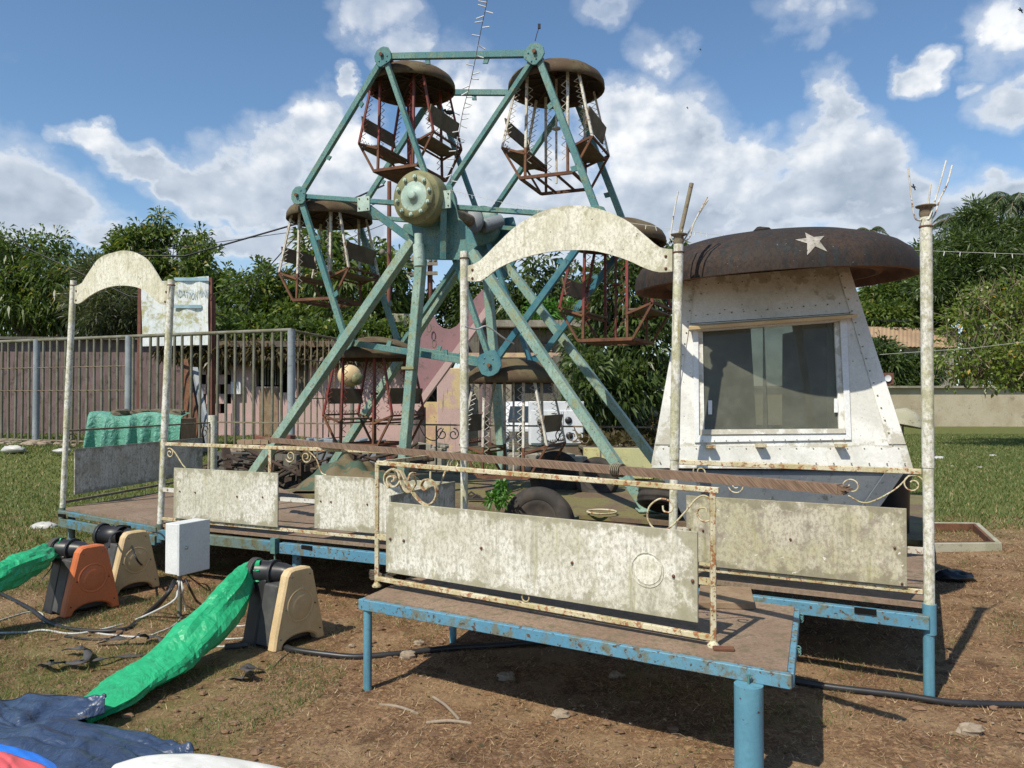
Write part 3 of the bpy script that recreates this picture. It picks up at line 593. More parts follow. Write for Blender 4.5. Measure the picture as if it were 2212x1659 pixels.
# front wall built round its openings: breeze blocks (415-500 x 785-895), window (555-600 x 782-830), doorway (600-625 x 785-845)
mb = MB()
for a, b, c, e in ((405, 418, 752, 970), (500, 552, 752, 970), (626, 905, 752, 970), (418, 500, 752, 788), (418, 500, 893, 970), (552, 626, 752, 780), (600, 626, 848, 970), (552, 600, 835, 970)): face(mb, a, b, c, e)
part('wall', mb, M['pink'], bt)
mb = MB(); pat = [(418 + i * 13.6, 788 + j * 21) for i in range(6) for j in range(5)]
for i, (x0, y0) in enumerate(pat):
    if ((i // 5) + (i % 5)) % 2: face(mb, x0, x0 + 13.6, y0, y0 + 21, BD + .03, .16)
part('breeze_blocks', mb, M['pink'], bt)
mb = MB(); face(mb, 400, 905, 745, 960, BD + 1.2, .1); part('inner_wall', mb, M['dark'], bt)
mb = MB(); face(mb, 405, 560, 752, 788, BD - .05, .04); face(mb, 641, 665, 765, 872, BD - .03, .025); part('soot_band', mb, M['soot'], bt)
mb = MB(); A = bx(360, 748); B = bx(1010, 748); mb.box(((A.x + B.x) / 2, BD + 1.5, zr + .09), B.x - A.x, 4.2, .18); part('roof', mb, M['soot'], bt)
mb = MB()
for i in range(9): A = bx(556 + i * 5.4, 782); mb.tube([(A.x, BD + .08, A.z), (A.x, BD + .08, bx(556, 832).z)], .02, 5)
part('window_bars', mb, M['bar'], bt)
mb = MB(); face(mb, 560, 600, 838, 960, BD - .03, .025); part('door', mb, M['wood'], bt)
mb = MB(); A = bx(511, 838, BD - .1); mb.box(A, .3, .16, .38); part('meter_box', mb, M['white_dirty'], bt)
mb = MB(); face(mb, 944, 996, 795, 965, BD - 1.2, .5); part('column', mb, weather('peeling_pink_column', (.50, .35, .32), (.56, .43, .24), (.28, .23, .17), s1=.9, s2=4, t1=(.50, .56), t2=(.58, .7), streak=(.25, .2, .16), sk=(.6, .7), rough=.9), bt, bevel=.02)
mb = MB(); face(mb, 905, 944, 868, 965, BD - .6, .3); part('cream_wall', mb, M['peel'], bt)
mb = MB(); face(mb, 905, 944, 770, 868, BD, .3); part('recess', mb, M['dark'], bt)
# grimy right outbuilding and walls
ob = thing('outbuilding', 'grimy flat-roofed outbuilding with louvred vent right of the pink stair', 'building', (bx(1150, 960).x, BD, 0))
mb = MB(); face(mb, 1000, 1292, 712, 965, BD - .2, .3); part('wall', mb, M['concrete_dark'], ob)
mb = MB(); A = bx(1035, 703); B = bx(1300, 703); mb.box(((A.x + B.x) / 2, BD + .9, A.z), B.x - A.x, 3.2, .2); part('roof', mb, M['concrete'], ob)
mb = MB()
for i in range(7): A = bx(1330 * .8644 + 0, 748 + i * 4); A = bx(1172, 746 + i * 4.3, BD - .27); mb.box(A, .58, .08, .025, az=(0, .5, 1), ax=(1, 0, 0))
part('louvre', mb, M['rail_dark'], ob)
mb = MB(); face(mb, 1000, 1075, 770, 965, BD - .55, .3); face(mb, 1075, 1105, 800, 965, BD - .6, .3); part('low_wall', mb, M['concrete'], ob)
mb = MB(); face(mb, 1000, 1290, 762, 772, BD - .9, .6); part('ledge', mb, M['peel'], ob)
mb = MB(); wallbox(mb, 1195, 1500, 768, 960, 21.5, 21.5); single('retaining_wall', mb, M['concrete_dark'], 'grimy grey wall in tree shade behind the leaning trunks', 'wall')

# pink stair / slide side with scalloped top
pts = [(898, 880), (893, 800), (905, 740), (920, 700), (928, 678), (934, 672), (938, 684), (946, 700), (958, 709), (972, 711), (986, 704), (1000, 688), (1012, 668), (1022, 648), (1040, 628), (1052, 618), (1056, 640), (1054, 662), (1030, 700), (980, 770)]
d_ = 20.; st = thing('stair', 'pink concrete staircase side with scalloped parapet behind the wheel legs', 'staircase', (W(950, 900, d_).x, d_, 0))
mb = MB(); mb.prism([W(x, y, d_) for x, y in pts], (0, .18, 0)); part('parapet', mb, M['pink_edge'], st)
mb = MB(); mb.beam(W(1058, 664, d_ - .3), W(898, 884, d_ - .3), .5, .16); part('stringer', mb, M['pink'], st)
mb = MB()
for x, y in ((927, 708), (938, 742)):
    c = W(x, y, d_ - .12); mb.tube([c + Vector((.05 * math.cos(a), -.02, .11 * math.sin(a))) for a in np.linspace(0, 2 * math.pi, 14)], .015, 5)
part('hand_loop', mb, M['rail_dark'], st)
mb = MB(); mb.beam(W(906, 880, d_ - .1), W(906, 965, d_ - .1), .3, .3); mb.beam(W(1048, 660, d_ + .2), W(1048, 960, d_ + .2), .3, .3); part('pier', mb, M['pink_dark'], st)

# planter wall, cabinet, vans
mb = MB(); A = W(1262, 968, 15.5); B = W(1410, 972, 15.2); mb.prism([(A.x, A.y, .0), (B.x, B.y, .0), (B.x, B.y, A.z), (A.x, A.y, A.z)], (0, .25, 0)); pl_ = single('planter_wall', mb, M['yellow_wall'], 'low faded yellow planter wall behind the right wheel legs', 'planter')
mb = MB(); mb.prism([(A.x, A.y + .25, A.z - .06), (B.x, B.y + .25, A.z - .06), (B.x, B.y + 3, A.z - .06), (A.x, A.y + 3, A.z - .06)], (0, 0, .05)); part('soil', mb, M['bark'], pl_)
V, var, c = crown([el(1330, 958, 16.6, 70, 14)], 90, 8, .18, .07, .2, .12, .3); np_mesh('weed', V - np.array(pl_.location), 4, M['vine'], var, pl_)
cb = thing('generator_cabinet', 'light grey sheet-metal generator cabinet with three black latches', 'generator', (W(1200, 960, 17).x, 17, 0))
A = W(1143, 867, 17); B = W(1262, 962, 17); x0, x1, zt, zb = A.x, B.x, A.z, B.z
mb = MB(); mb.box(((x0 + x1) / 2, 17.45, (zt + zb) / 2), x1 - x0, .9, zt - zb); part('housing', mb, M['white_dirty'], cb, bevel=.015)
mb = MB(); mb.box(((x0 + x1) / 2, 17.45, zb / 2), (x1 - x0) * .95, .85, zb); part('plinth', mb, M['rail_dark'], cb)
mb = MB(); xm = lerp(x0, x1, .62); mb.box(((x0 + .03 + xm) / 2, 16.985, (zt + zb) / 2 - .08), xm - x0 - .04, .03, zt - zb - .25); mb.box(((x1 - .02 + xm) / 2, 16.985, (zt + zb) / 2 - .08), x1 - xm - .04, .03, zt - zb - .25); part('door', mb, M['white_dirty'], cb, bevel=.006)
for x, y in ((1168, 912), (1228, 908), (1230, 941)):
    mb = MB(); mb.lathe([(.08, 0), (.07, .02), (0, .022)], W(x, y, 16.96), (0, -1, 0), 12); part('latch', mb, M['black_plastic'], cb)
mb = MB(); mb.box(W(1197, 908, 16.955), .30, .006, .42); sh = part('notice', mb, M['white_gloss'], cb)
mb = MB()
for i in range(7): mb.box(W(1197, 893 + i * 4.4, 16.945), .2 if i % 3 else .12, .004, .012)
part('printed_lines', mb, M['wire'], sh)
def van(name, label, px0, px1, ytop, ybot, d, bodymat, grille=True):
    A = W(px0, ytop, d); B = W(px1, ybot, d); t = thing(name, label, 'van', ((A.x + B.x) / 2, d, 0)); w = B.x - A.x; cx = (A.x + B.x) / 2; zt = A.z; zb = .35
    mb = MB()
    prof = [(0, zb), (0, zb + .55), (.06, zb + .62), (.30, zt - .08), (.5, zt), (3.6, zt), (3.8, zt - .2), (3.8, zb)]
    mb.prism([(A.x, d + y, z) for y, z in prof], (w, 0, 0)); part('body', mb, M[bodymat], t, bevel=.04)
    s = Vector((0, .24, zt - .08 - zb - .62)); mb = MB(); p = Vector((A.x + .12, d + .075, zb + .68)); q = Vector((B.x - .12, d + .075, zb + .68)); s2 = s * .8
    mb.prism([p, q, q + s2 - Vector((.06, 0, 0)), p + s2 + Vector((.06, 0, 0))], (0, -.015, .006)); part('windscreen', mb, M['dark_glass'], t)
    if grille:
        mb = MB()
        for i in range(7): mb.box((cx, d - .01, zb + .08 + i * .06), w * .7, .03, .022)
        part('grille', mb, M['rail_dark'], t)
    for s_ in (-1, 1):
        mb = MB(); mb.lathe([(0, -.03), (.07, -.03), (.08, 0)], (cx + s_ * w * .42, d, zb + .3), (0, 1, 0), 12); part('headlight', mb, M['metal'], t)
    for yy in (.6, 3.1):
        for s_ in (-1, 1):
            mb = MB(); mb.lathe([(.0, -.1), (.22, -.1), (.33, -.08), (.34, .08), (.2, .1), (0, .1)], (cx + s_ * (w / 2 - .12), d + yy, .34), (1, 0, 0), 18); part('wheel', mb, M['rubber'], t)
    return t
van('parked_van', 'old white van facing the camera left of the generator cabinet', 1086, 1172, 868, 958, 18.6, 'white_dirty')
van('parked_van', 'van with a dark blue windscreen mostly hidden behind the generator cabinet', 1240, 1300, 874, 958, 19.6, 'white_dirty', False)
mb = MB()
for i, (x, y, s) in enumerate(((1105, 985, .5), (1130, 978, .55), (1195, 980, .7), (1235, 985, .45))):
    p = W(x, y, 13.5)
    mb = MB(); mb.box((p.x, p.y, p.z / 2), s, .4, p.z, ax=(1, .1 * i, 0)); single('concrete_block', mb, M['concrete'], ('mossy concrete block at the left of the row under the van', 'second concrete block from the left under the van front', 'widest mossy concrete block below the generator cabinet', 'rightmost small concrete block below the generator cabinet')[i], 'block', 'concrete blocks behind the deck', bevel=.02)

# right boundary wall and house
mb = MB(); wallbox(mb, 1480, 2900, 838, 920, 44, 43, .25); bw = single('boundary_wall', mb, M['concrete_wall'], 'long stained cream boundary wall across the lawn on the right', 'wall')
mb = MB(); A = W(1480, 836, 43.95); B = W(2900, 836, 42.95); B.z = A.z; mb.beam(A, B, .4, .12); part('coping', mb, M['concrete'], bw)
hs = thing('house', 'distant house with a tan sheet roof above the boundary wall', 'house', (W(1940, 860, 56).x, 56, 0))
mb = MB(); A = W(1880, 748, 56); B = W(2060, 748, 56); mb.box(((A.x + B.x) / 2, 58.5, A.z / 2), B.x - A.x, 5, A.z); part('wall', mb, M['concrete'], hs)
P_ = []
mb = MB(); a = W(1872, 748, 55.5); b = W(2070, 752, 55.5); c = W(1872, 707, 58); e = W(2070, 711, 58); n = 44; rows = []
for q in (0, 1): rows.append([lerp(lerp(a, b, i / n), lerp(c, e, i / n), q) + Vector((0, 0, .06 * (i % 2))) for i in range(n + 1)])
mb.grid(rows, False); mb.prism([c, e, e + Vector((0, 3, -1.4)), c + Vector((0, 3, -1.4))], (0, 0, .06)); 
m_roof = weather('tan_sheet_roof', (.33, .23, .14), (.28, .19, .12), (.18, .12, .08), s1=.6, s2=3, rough=.8); part('roof', mb, m_roof, hs)
for x0, x1 in ((1938, 1952), (1968, 1985)):
    mb = MB(); A = W(x0, 760, 55.95); B = W(x1, 785, 55.95); mb.box(((A.x + B.x) / 2, 55.96, (A.z + B.z) / 2), B.x - A.x, .08, A.z - B.z); f = part('window', mb, M['dark_glass'], hs)
    mb = MB(); mb.beam((A.x - .05, 55.9, B.z - .05), (B.x + .05, 55.9, B.z - .05), .12, .08); part('sill', mb, M['concrete'], f)
mb = MB(); A = W(1946, 765, 50); mb.tube([(A.x, 50, 0), A], .06, 6); lp = single('street_lamp', mb, M['concrete'], 'thin lamp pole with a white globe in front of the distant house', 'lamp')
mb = MB(); mb.blob(W(1942, 763, 50), .28, .28, .25); part('lamp_globe', mb, M['white_gloss'], lp)
mb = MB(); A = W(1913, 818, 46); mb.box(A, .95, .06, .7); mb.tube([(A.x - .4, 46.05, 0), (A.x - .4, 46.05, A.z)], .03, 5); sg = single('road_sign', mb, M['pole_red'], 'small faded red and white board above the boundary wall', 'sign')
mb = MB(); mb.lathe([(0, .0), (.16, .0), (.2, .02)], W(1918, 817, 45.9), (0, -1, 0), 16); part('white_disc', mb, M['white_gloss'], sg)
# a high bank of greenery behind everything
mb = MB(); 
def far_bank(px0, px1, d, top, n, label, mat='leaf_dark'):
    ells = []
    for x in np.linspace(px0, px1, n): t_ = top + random.uniform(-14, 14); ells.append(el(x, (t_ + 880) / 2, d + random.uniform(-3, 3), (px1 - px0) / n * .9, (880 - t_) / 2, 60))
    V, var, c = crown(ells, 420 * 2, 20, .8, .25, .3, .8, .1); o = np_mesh('distant_trees', V, 4, M[mat], var); o['kind'] = 'stuff'; return o
far_bank(-700, 620, 60, 700, 14, '')
far_bank(1880, 2700, 75, 690, 10, '', 'leaf_mid')

# ------------------------------------------------------------------ barred fence
fa = W(-330, 860, 23.2); fb = W(-0, 860, 20.4); fc = W(629, 860, 17.2); fd = W(745, 860, 20.2)
ZT = 3.12
fn = thing('barred_fence', 'tall fence of upright olive-grey bars in front of the pink wall', 'fence', (fc.x, fc.y, 0))
def fline(P, Q, n, posts):
    mb = MB(); u = (Q - P); L = u.length
    for i in range(1, n):
        p = lerp(P, Q, i / n); zb = float(gh(p.x, p.y)); j = random.uniform(-.02, .02)
        mb.tube([(p.x, p.y, zb), (p.x + j, p.y, ZT)], .034, 7)
    part('bars', mb, M['bar'], fn)
    mb = MB(); mb.tube([(P.x, P.y, ZT), (Q.x, Q.y, ZT + .01)], .045, 8); part('top_rail', mb, M['bar'], fn)
    mb = MB(); mb.tube([(P.x, P.y, .5), (Q.x, Q.y, .5)], .03, 6); part('bottom_rail', mb, M['rail_dark'], fn)
    for t in posts:
        p = lerp(P, Q, t); mb = MB(); mb.tube([(p.x, p.y, 0), (p.x, p.y, ZT + .03)], .085, 12); part('fence_post', mb, M['galv'], fn)
fline(Vector((fa.x, fa.y, 0)), Vector((fc.x, fc.y, 0)), 62, (.36, .50, .70, 1.0))
mb = MB(); P = Vector((fa.x, fa.y, 0)); Q = Vector((fc.x, fc.y, 0))
for z in (2.4, 1.8): mb.tube([Vector((P.x, P.y - .04, z)), Vector((lerp(P, Q, .7).x, lerp(P, Q, .7).y - .04, z))], .011, 5)
part('wire', mb, M['rail_dark'], fn)
mb = MB(); P = Q; Q = Vector((fd.x, fd.y, 0)); mb.tube([P + Zv * ZT, Q + Zv * ZT], .03, 6)
for i in range(1, 9): p = lerp(P, Q, i / 9); mb.tube([p, p + Zv * ZT], .018, 5)
for z in (.6, 1.6, 2.5): mb.tube([P + Zv * z, Q + Zv * z], .014, 5)
part('mesh_return', mb, M['rail_dark'], fn)
# debris strip along the fence foot
mb = MB(); rd = random.Random(3)
V = []
for i in range(150):
    t = rd.random(); p = lerp(Vector((fa.x, fa.y, 0)), Vector((fc.x, fc.y, 0)), t) + Vector((rd.uniform(-.2, .2), -rd.uniform(.1, 1.0), 0)); s = rd.uniform(.04, .16)
    mb.blob((p.x, p.y, float(gh(p.x, p.y)) + s * .2), s * rd.uniform(.7, 1.6), s, s * .5, 7, 4, .5, False, rd)
single('rubble', mb, M['stone'], kind='stuff')
for (x, y, s, lb) in ((135, 978, .2, 'crumpled clear plastic sheet on the rubble by the fence'), (30, 975, .26, 'large crumpled pale plastic sheet at the far left fence foot'), (95, 1143, .17, 'white plastic bag lying on the grass beside the left deck post'), (2028, 992, .16, 'clear plastic bag on the lawn right of the tall lamp post'), (2056, 1008, .06, 'small white scrap on the right lawn, nearest to the lamp post'), (2145, 986, .11, 'clear plastic scrap farthest right on the lawn'), (2118, 1011, .07, 'orange-white wrapper on the right lawn')):
    p = WZ(x, y, float(gh(*WZ(x, y, .3).xy))) if x < 200 else WZ(x, y, 0); rr = random.Random(x)
    mb = MB(); mb.blob(p + Vector((0, 0, s * .18)), s, s * .6, s * .32, 12, 8, .45, True, rr); single('plastic_bag', mb, M['bag'], lb, 'litter', 'plastic litter on the grass')
mb = MB(); p = WZ(2062, 1255, 0); mb.blob(p + Zv * .03, .17, .11, .06, 14, 8, .5, True, random.Random(5)); single('plastic_bag', mb, M['bagblack'], 'black plastic bag on the dirt inside the right frame shadow', 'litter')

# boards leaning on the fence
for i, (x0, x1, m, lb) in enumerate(((398, 440, 'rust', 'rust-red sheet leaning against the fence behind the second arch post'), (420, 462, 'booth_low', 'dark blue triangular board leaning on the fence beside the rust-red sheet'))):
    a = WZ(x0, 0, 0) if 0 else W(x0, 960, 18.6 - i * .1); a.z = float(gh(a.x, a.y)); b = W(x1, 960, 18.2); b.z = a.z; t_ = W(x0 - 6, 775 + i * 18, 19.2)
    mb = MB(); mb.prism([a, b, t_ + Vector((.15, 0, 0)), t_], (0, .03, 0)); single('leaning_board', mb, M[m], lb, 'board')

# ------------------------------------------------------------------ banner
bn = thing('banner', 'tall faded white banner on a frame behind the second arch post', 'banner', (W(380, 860, 24).x, 23.9, 0))
a, b, c, e = W(306, 748, 23.2), W(450, 745, 23.2), W(450, 596, 23.2), W(306, 612, 23.2); rows = []
for i in range(13):
    rows.append([lerp(lerp(a, b, j / 16), lerp(e, c, j / 16), i / 12) + Vector((0, .03 * math.sin(j * 1.3 + i * .5), 0)) for j in range(17)])
m_ban = weather('stained_banner_vinyl', (.72, .75, .74), (.60, .68, .68), (.42, .40, .22), s1=1.1, s2=2.2, t1=(.45, .7), t2=(.50, .62), streak=(.48, .48, .30), sk=(.54, .70), rough=.5, bump=.05)
mb = MB(); mb.grid(rows); part('banner_sheet', mb, m_ban, bn)
def text_mesh(s, size, p, mat, name, parent, ext=.004, xs=1.):
    cu = bpy.data.curves.new('t', 'FONT'); cu.body = s; cu.size = size; cu.extrude = ext; o = bpy.data.objects.new('t', cu); COL.objects.link(o)
    bpy.context.view_layer.update(); me = bpy.data.meshes.new_from_object(o); bpy.data.objects.remove(o)
    for v in me.vertices: x, y, z = v.co; v.co = INV[parent.name] @ (Vector(p) + Vector((x * xs, -z, y)))
    me.materials.clear(); me.materials.append(mat); ob = bpy.data.objects.new(name, me); COL.objects.link(ob); ob.parent = parent; return ob
m_txt = plain('faded_blue_print', (.30, .45, .52), .6); m_txt2 = plain('faded_grey_print', (.45, .53, .56), .6)
text_mesh('NDATION MINIS', .30, W(377, 640, 23.155), m_txt2, 'banner_text', bn, xs=.46)
mb = MB(); mb.box(W(412, 603, 23.16), 1.0, .012, .1); mb.box(W(405, 662, 23.16), .85, .012, .1); part('banner_stripe', mb, m_txt, bn)
mb = MB(); mb.beam(W(455, 600, 23.3), W(455, 860, 23.3) * 1, .12, .12); p = W(455, 860, 23.3); mb.beam(p, (p.x, p.y, 0), .12, .12); mb.tube([W(461, 640, 23.4), Vector((W(461, 860, 23.4).x, 23.4, 0))], .07, 8); q = W(303, 600, 23.3); mb.beam(q, (q.x, q.y, 0), .1, .1); part('banner_frame', mb, M['pole_red'], bn)

# ------------------------------------------------------------------ utility poles and cables
def pole(name, label, px, ytop, d, r, mat):
    a = W(px, ytop, d); mb = MB(); mb.tube([(a.x, a.y, 0), a], [r * 1.15, r * .9], 10); t = thing(name, label, 'pole', (a.x, a.y, 0)); part('pole', mb, M[mat], t); return t, a
t1, a1 = pole('utility_pole', 'dark red-brown pole rising behind the wheel drum', 841, 392, 25.5, .075, 'pole_red')
t2, a2 = pole('utility_pole', 'left pole of the transformer pair with the crossarms', 900, 575, 27, .1, 'pole_red')
t3, a3 = pole('utility_pole', 'right pole of the transformer pair behind the near centre leg', 929, 572, 27, .1, 'pole_red')
mb = MB()
for y in (569, 590): mb.beam(W(822, y + 4, 26.8), W(945, y, 26.8), .1, .12)
part('crossarm', mb, M['concrete'], t2)
mb = MB()
for x in (842, 873, 893, 930, 940):
    p = W(x, 566, 26.8); mb.lathe([(.03, 0), (.09, .04), (.05, .08), (.1, .12), (.05, .16), (.09, .2), (.03, .25)], p, (0, 0, 1), 10)
part('insulator', mb, M['concrete'], t2)
mb = MB(); mb.box(W(872, 702, 26.4), .62, .5, .72)
for i in range(12): mb.box(W(854 + i * 3.3, 700, 26.0), .02, .06, .6)
part('transformer', mb, M['frame_grey'], t2)
mb = MB(); mb.blob(W(826, 545, 25), .1, .1, .12); mb.tube([W(826, 550, 25), W(838, 545, 25.4)], .02, 5); part('lamp_head', mb, M['bar'], t1)
def cable(pts, r, label, mat='wire', group=None, name='cable', sag=0.):
    P = []
    for i in range(len(pts) - 1):
        a, b = pts[i], pts[i + 1]; n = 10
        for q in range(n + (i == len(pts) - 2)): t = q / n; P.append(lerp(a, b, t) - Zv * sag * 4 * t * (1 - t))
    mb = MB(); mb.tube(P, r, 5); return single(name, mb, M[mat], label, 'cable', group)
G = 'overhead power cables'
cable([W(-60, 540, 30), W(180, 552, 30), W(400, 553, 30), W(640, 484, 29), W(830, 400, 28)], .035, 'thickest overhead cable crossing above the small arch', group=G)
cable([W(-60, 560, 31), W(200, 560, 31), W(640, 500, 31), W(841, 430, 26)], .015, 'thin overhead cable just below the thickest one', group=G)
cable([W(-60, 480, 26), W(280, 640, 25), W(380, 645, 25), W(520, 700, 26), W(560, 600, 26), W(640, 510, 26)], .02, 'cable dipping in front of the banner', group=G)
cable([W(450, 640, 27), W(640, 560, 27), W(841, 480, 27)], .012, 'thin cable rising behind the left gondola', group=G)
cable([W(1870, 690, 50), W(2250, 705, 50)], .03, 'distant cable strung above the tan roof', group=G)
cable([W(1900, 766, 24), W(2100, 752, 22), W(2300, 728, 20)], .006, 'pale line crossing in front of the yellowing tree', 'white_wire', group=G)

# ------------------------------------------------------------------ the ride: platform
uF = Vector((.882, -.470, 0)); vF = Vector((.470, .882, 0))
P1 = WZ(135, 1096, .5); P2 = WZ(346, 1131, .5); P5 = Vector((2.234, 4.14, .5)); P3 = Vector((-.341, 5.51, .5)); P4 = Vector((.994, 4.80, .5))
DK = .5
pf = thing('ride_platform', 'low rusty blue framed platform that carries the wheel and railings', 'platform', (0, 7, 0))
LB = WZ(440, 1010, DK)                  # back left
def deck(name, pts, z, mat, th=.025):
    mb = MB(); mb.prism([(p.x, p.y, z - th) for p in pts], (0, 0, th)); return part(name, mb, M[mat], pf)
v6 = Vector((.26, .96, 0))
deck('deck_board', [P1 + uF * .05, P2, P2 + vF * 1.85, P1 + v6 * 3.2 + uF * .05], DK, 'ply')
deck('deck_board', [P2 + uF * .01, P3 - uF * .005, P3 + vF * 1.75, P2 + vF * 1.86], DK - .003, 'ply')
deck('deck_board', [P3 + uF * .005, P4, P4 + vF * 1.75, P3 + vF * 1.75], DK, 'ply')
deck('deck_board', [P4 + uF * .006, P5, P5 + vF * 1.72, P4 + uF * .006 + vF * 1.72], DK - .003, 'ply')
bedA = P2 + vF * 2.25 - uF * 1.0; bedB = P5 + vF * 2.2
deck('trailer_bed', [bedA, bedB, bedB + vF * 3.2, bedA + vF * 3.4], DK - .02, 'ply_moss', .04)
def edge_beam(A, B, z1, h, mat, off=.0, name='edge_beam', w=.05):
    mb = MB(); a = Vector((A.x, A.y, z1 - h / 2)) - vF * off; b = Vector((B.x, B.y, z1 - h / 2)) - vF * off; mb.beam(a, b, w, h)
    return part(name, mb, M[mat], pf, bevel=.004)
edge_beam(P1, P2, DK - .026, .045, 'sky_blue_dirty', .02)
edge_beam(P1 + uF * .02, P2, DK - .10, .085, 'sky_blue_dirty', .03, 'lower_beam')
mid = lerp(P2, P3, .44)
edge_beam(P2 + uF * .04, mid, DK - .045, .085, 'sky_blue_dirty', .03)
edge_beam(mid + uF * .06, P3 + uF * .3, DK - .05, .085, 'sky_blue', .03)
edge_beam(P3 + uF * .3, P4, DK - .05, .08, 'sky_blue', .03)
edge_beam(P4, P5, DK - .055, .075, 'sky_blue', .03)
mb = MB(); mb.beam(P1 - Zv * .05, P1 + v6 * 3.2 - Zv * .05, .05, .07); part('side_beam', mb, M['sky_blue_dirty'], pf)
mb = MB(); mb.beam(P5 - Zv * .05, P5 + vF * 3.2 - Zv * .05, .05, .07); part('side_beam', mb, M['sky_blue_dirty'], pf)
for i in range(5):
    t = i / 4; a = lerp(P2, P5, t) + vF * .1; mb = MB(); mb.beam(a + Zv * -.06, a + vF * 4.6 + Zv * -.06, .05, .06); part('cross_beam', mb, M['sky_blue_dirty'], pf)
for p, r, mt in ((P1 + Vector((.06, .06, 0)), .035, 'sky_blue_dirty'), (mid + uF * .14 + vF * .06, .036, 'sky_blue'), (P5 + Vector((-.005, 0, 0)), .029, 'sky_blue_clean'), (P1 + v6 * 3.1, .035, 'sky_blue_dirty'), (P5 + vF * 3, .035, 'sky_blue'), (P3 + vF * 1.7, .035, 'sky_blue'), (P2 + vF * 1.8, .035, 'sky_blue')):
    mb = MB(); mb.tube([(p.x, p.y, -.02), (p.x, p.y, DK - .07)], r, 12); part('leg', mb, M[mt], pf)
# bracket and hanging clamp foot between front sections
mb = MB(); mb.box(Vector((mid.x, mid.y, DK - .08)) - vF * .04, .05, .05, .12, ax=uF); mb.tube([Vector((mid.x, mid.y, DK - .14)) - vF * .04, Vector((mid.x, mid.y, DK - .2)) - vF * .04], .008, 6); mb.box(Vector((mid.x, mid.y, DK - .205)) - vF * .04, .09, .04, .012, ax=uF); part('clamp', mb, M['teal'], pf)
# dark slots in the beams (welded pockets)
for A, B, t in ((P1, P2, .06), (P1, P2, .74), (P2, mid, .36), (mid, P3, .2), (P4, P5, .78)):
    p = lerp(A, B, t) - vF * .058; mb = MB(); mb.box((p.x, p.y, DK - .065), .11, .012, .03, ax=uF); part('beam_pocket', mb, M['dark'], pf)
# chassis under trailer
mb = MB()
for o in (2.5, 4.6): mb.beam(P2 + vF * o - Zv * .16, P5 + vF * o - Zv * .16, .1, .14)
part('chassis', mb, M['rail_dark'], pf)
# steel frame stub in the side distance: wheels of the trailer
def tyre(name, label, c, r, w, axis, mat='rubber', top=True):
    t = thing(name, label, 'tyre', c, 0); ax = Vector(axis).normalized(); mb = MB()
    prof = [(r * .58, -w * .42), (r * .62, -w * .5), (r * .8, -w * .54), (r * .93, -w * .46), (r * .985, -w * .40), (r * .975, -w * .25), (r, -w * .24), (r, -w * .09), (r * .98, -w * .08), (r * .98, w * .08), (r, w * .09), (r, w * .24), (r * .975, w * .25), (r * .985, w * .40), (r * .93, w * .46), (r * .8, w * .54), (r * .62, w * .5), (r * .58, w * .42), (r * .58, -w * .42)]
    mb.lathe(prof, c, ax, 48); part('tread', mb, M[mat], t)
    mb = MB(); mb.lathe([(r * .5, -w * .3), (r * .6, -w * .43), (r * .575, -w * .45), (r * .48, -w * .32), (r * .2, -w * .2), (.02, -w * .2)], c, ax, 32); mb.lathe([(r * .5, w * .3), (r * .6, w * .43), (r * .575, w * .45), (r * .48, w * .32)], c, ax, 32); part('rim', mb, M['rubber'], t)
    return t
tyre('tyre', 'dusty truck tyre sunk in the platform behind the gate panel', W(1164, 1130, 7.2), .33, .24, (.30, .93, -.34))
tyre('tyre', 'tyre lying behind the right wheel leg next to the booth', W(1438, 1075, 7.2), .26, .2, (.2, .3, .93))
tyre('tyre', 'old tyre standing in shade behind the plank under the bottom gondola', W(1200, 1030, 9.6), .32, .2, (.2, .95, -.2))
tyre('tyre', 'half-hidden tyre in shade behind the trailer, right of the middle', W(1290, 1035, 9.3), .26, .2, (.3, .9, -.3))

# ------------------------------------------------------------------ railings
def scroll(c, ux, r0, turns=1.4, flip=1, start=0., rad=.006, n=34, w=None):
    """flat-bar spiral in the vertical plane through c with horizontal direction ux"""
    P = []
    for i in range(n):
        t = i / (n - 1); a = start + flip * t * turns * 2 * math.pi; r = r0 * (1 - .72 * t); P.append(Vector(c) + Vector(ux) * (r * math.cos(a)) + Zv * (r * math.sin(a)))
    return P
def bez(pts, n=24):
    pts = [Vector(p) for p in pts]; out = []
    m = len(pts)
    for i in range(m - 1):
        p0 = pts[max(i - 1, 0)]; p1 = pts[i]; p2 = pts[i + 1]; p3 = pts[min(i + 2, m - 1)]
        for q in range(n // (m - 1) + 1):
            t = q / (n // (m - 1) + 1); out.append(.5 * ((2 * p1) + (-p0 + p2) * t + (2 * p0 - 5 * p1 + 4 * p2 - p3) * t * t + (-p0 + 3 * p1 - 3 * p2 + p3) * t ** 3))
    out.append(pts[-1]); return out
def plate_on(mb, A, B, z0, z1, th, off, nrm):
    a = Vector((A.x, A.y, 0)) + Vector(nrm) * off; b = Vector((B.x, B.y, 0)) + Vector(nrm) * off
    mb.prism([(a.x, a.y, z0), (b.x, b.y, z0), (b.x, b.y, z1), (a.x, a.y, z1)], Vector(nrm) * -th)
def on_line(A, B, px):                   # point of ground line AB that is seen in column px
    k = (px - CX) / F; d = B - A; t = (k * A.y - A.x) / (d.x - k * d.y); return lerp(A, B, t)
nF = -vF
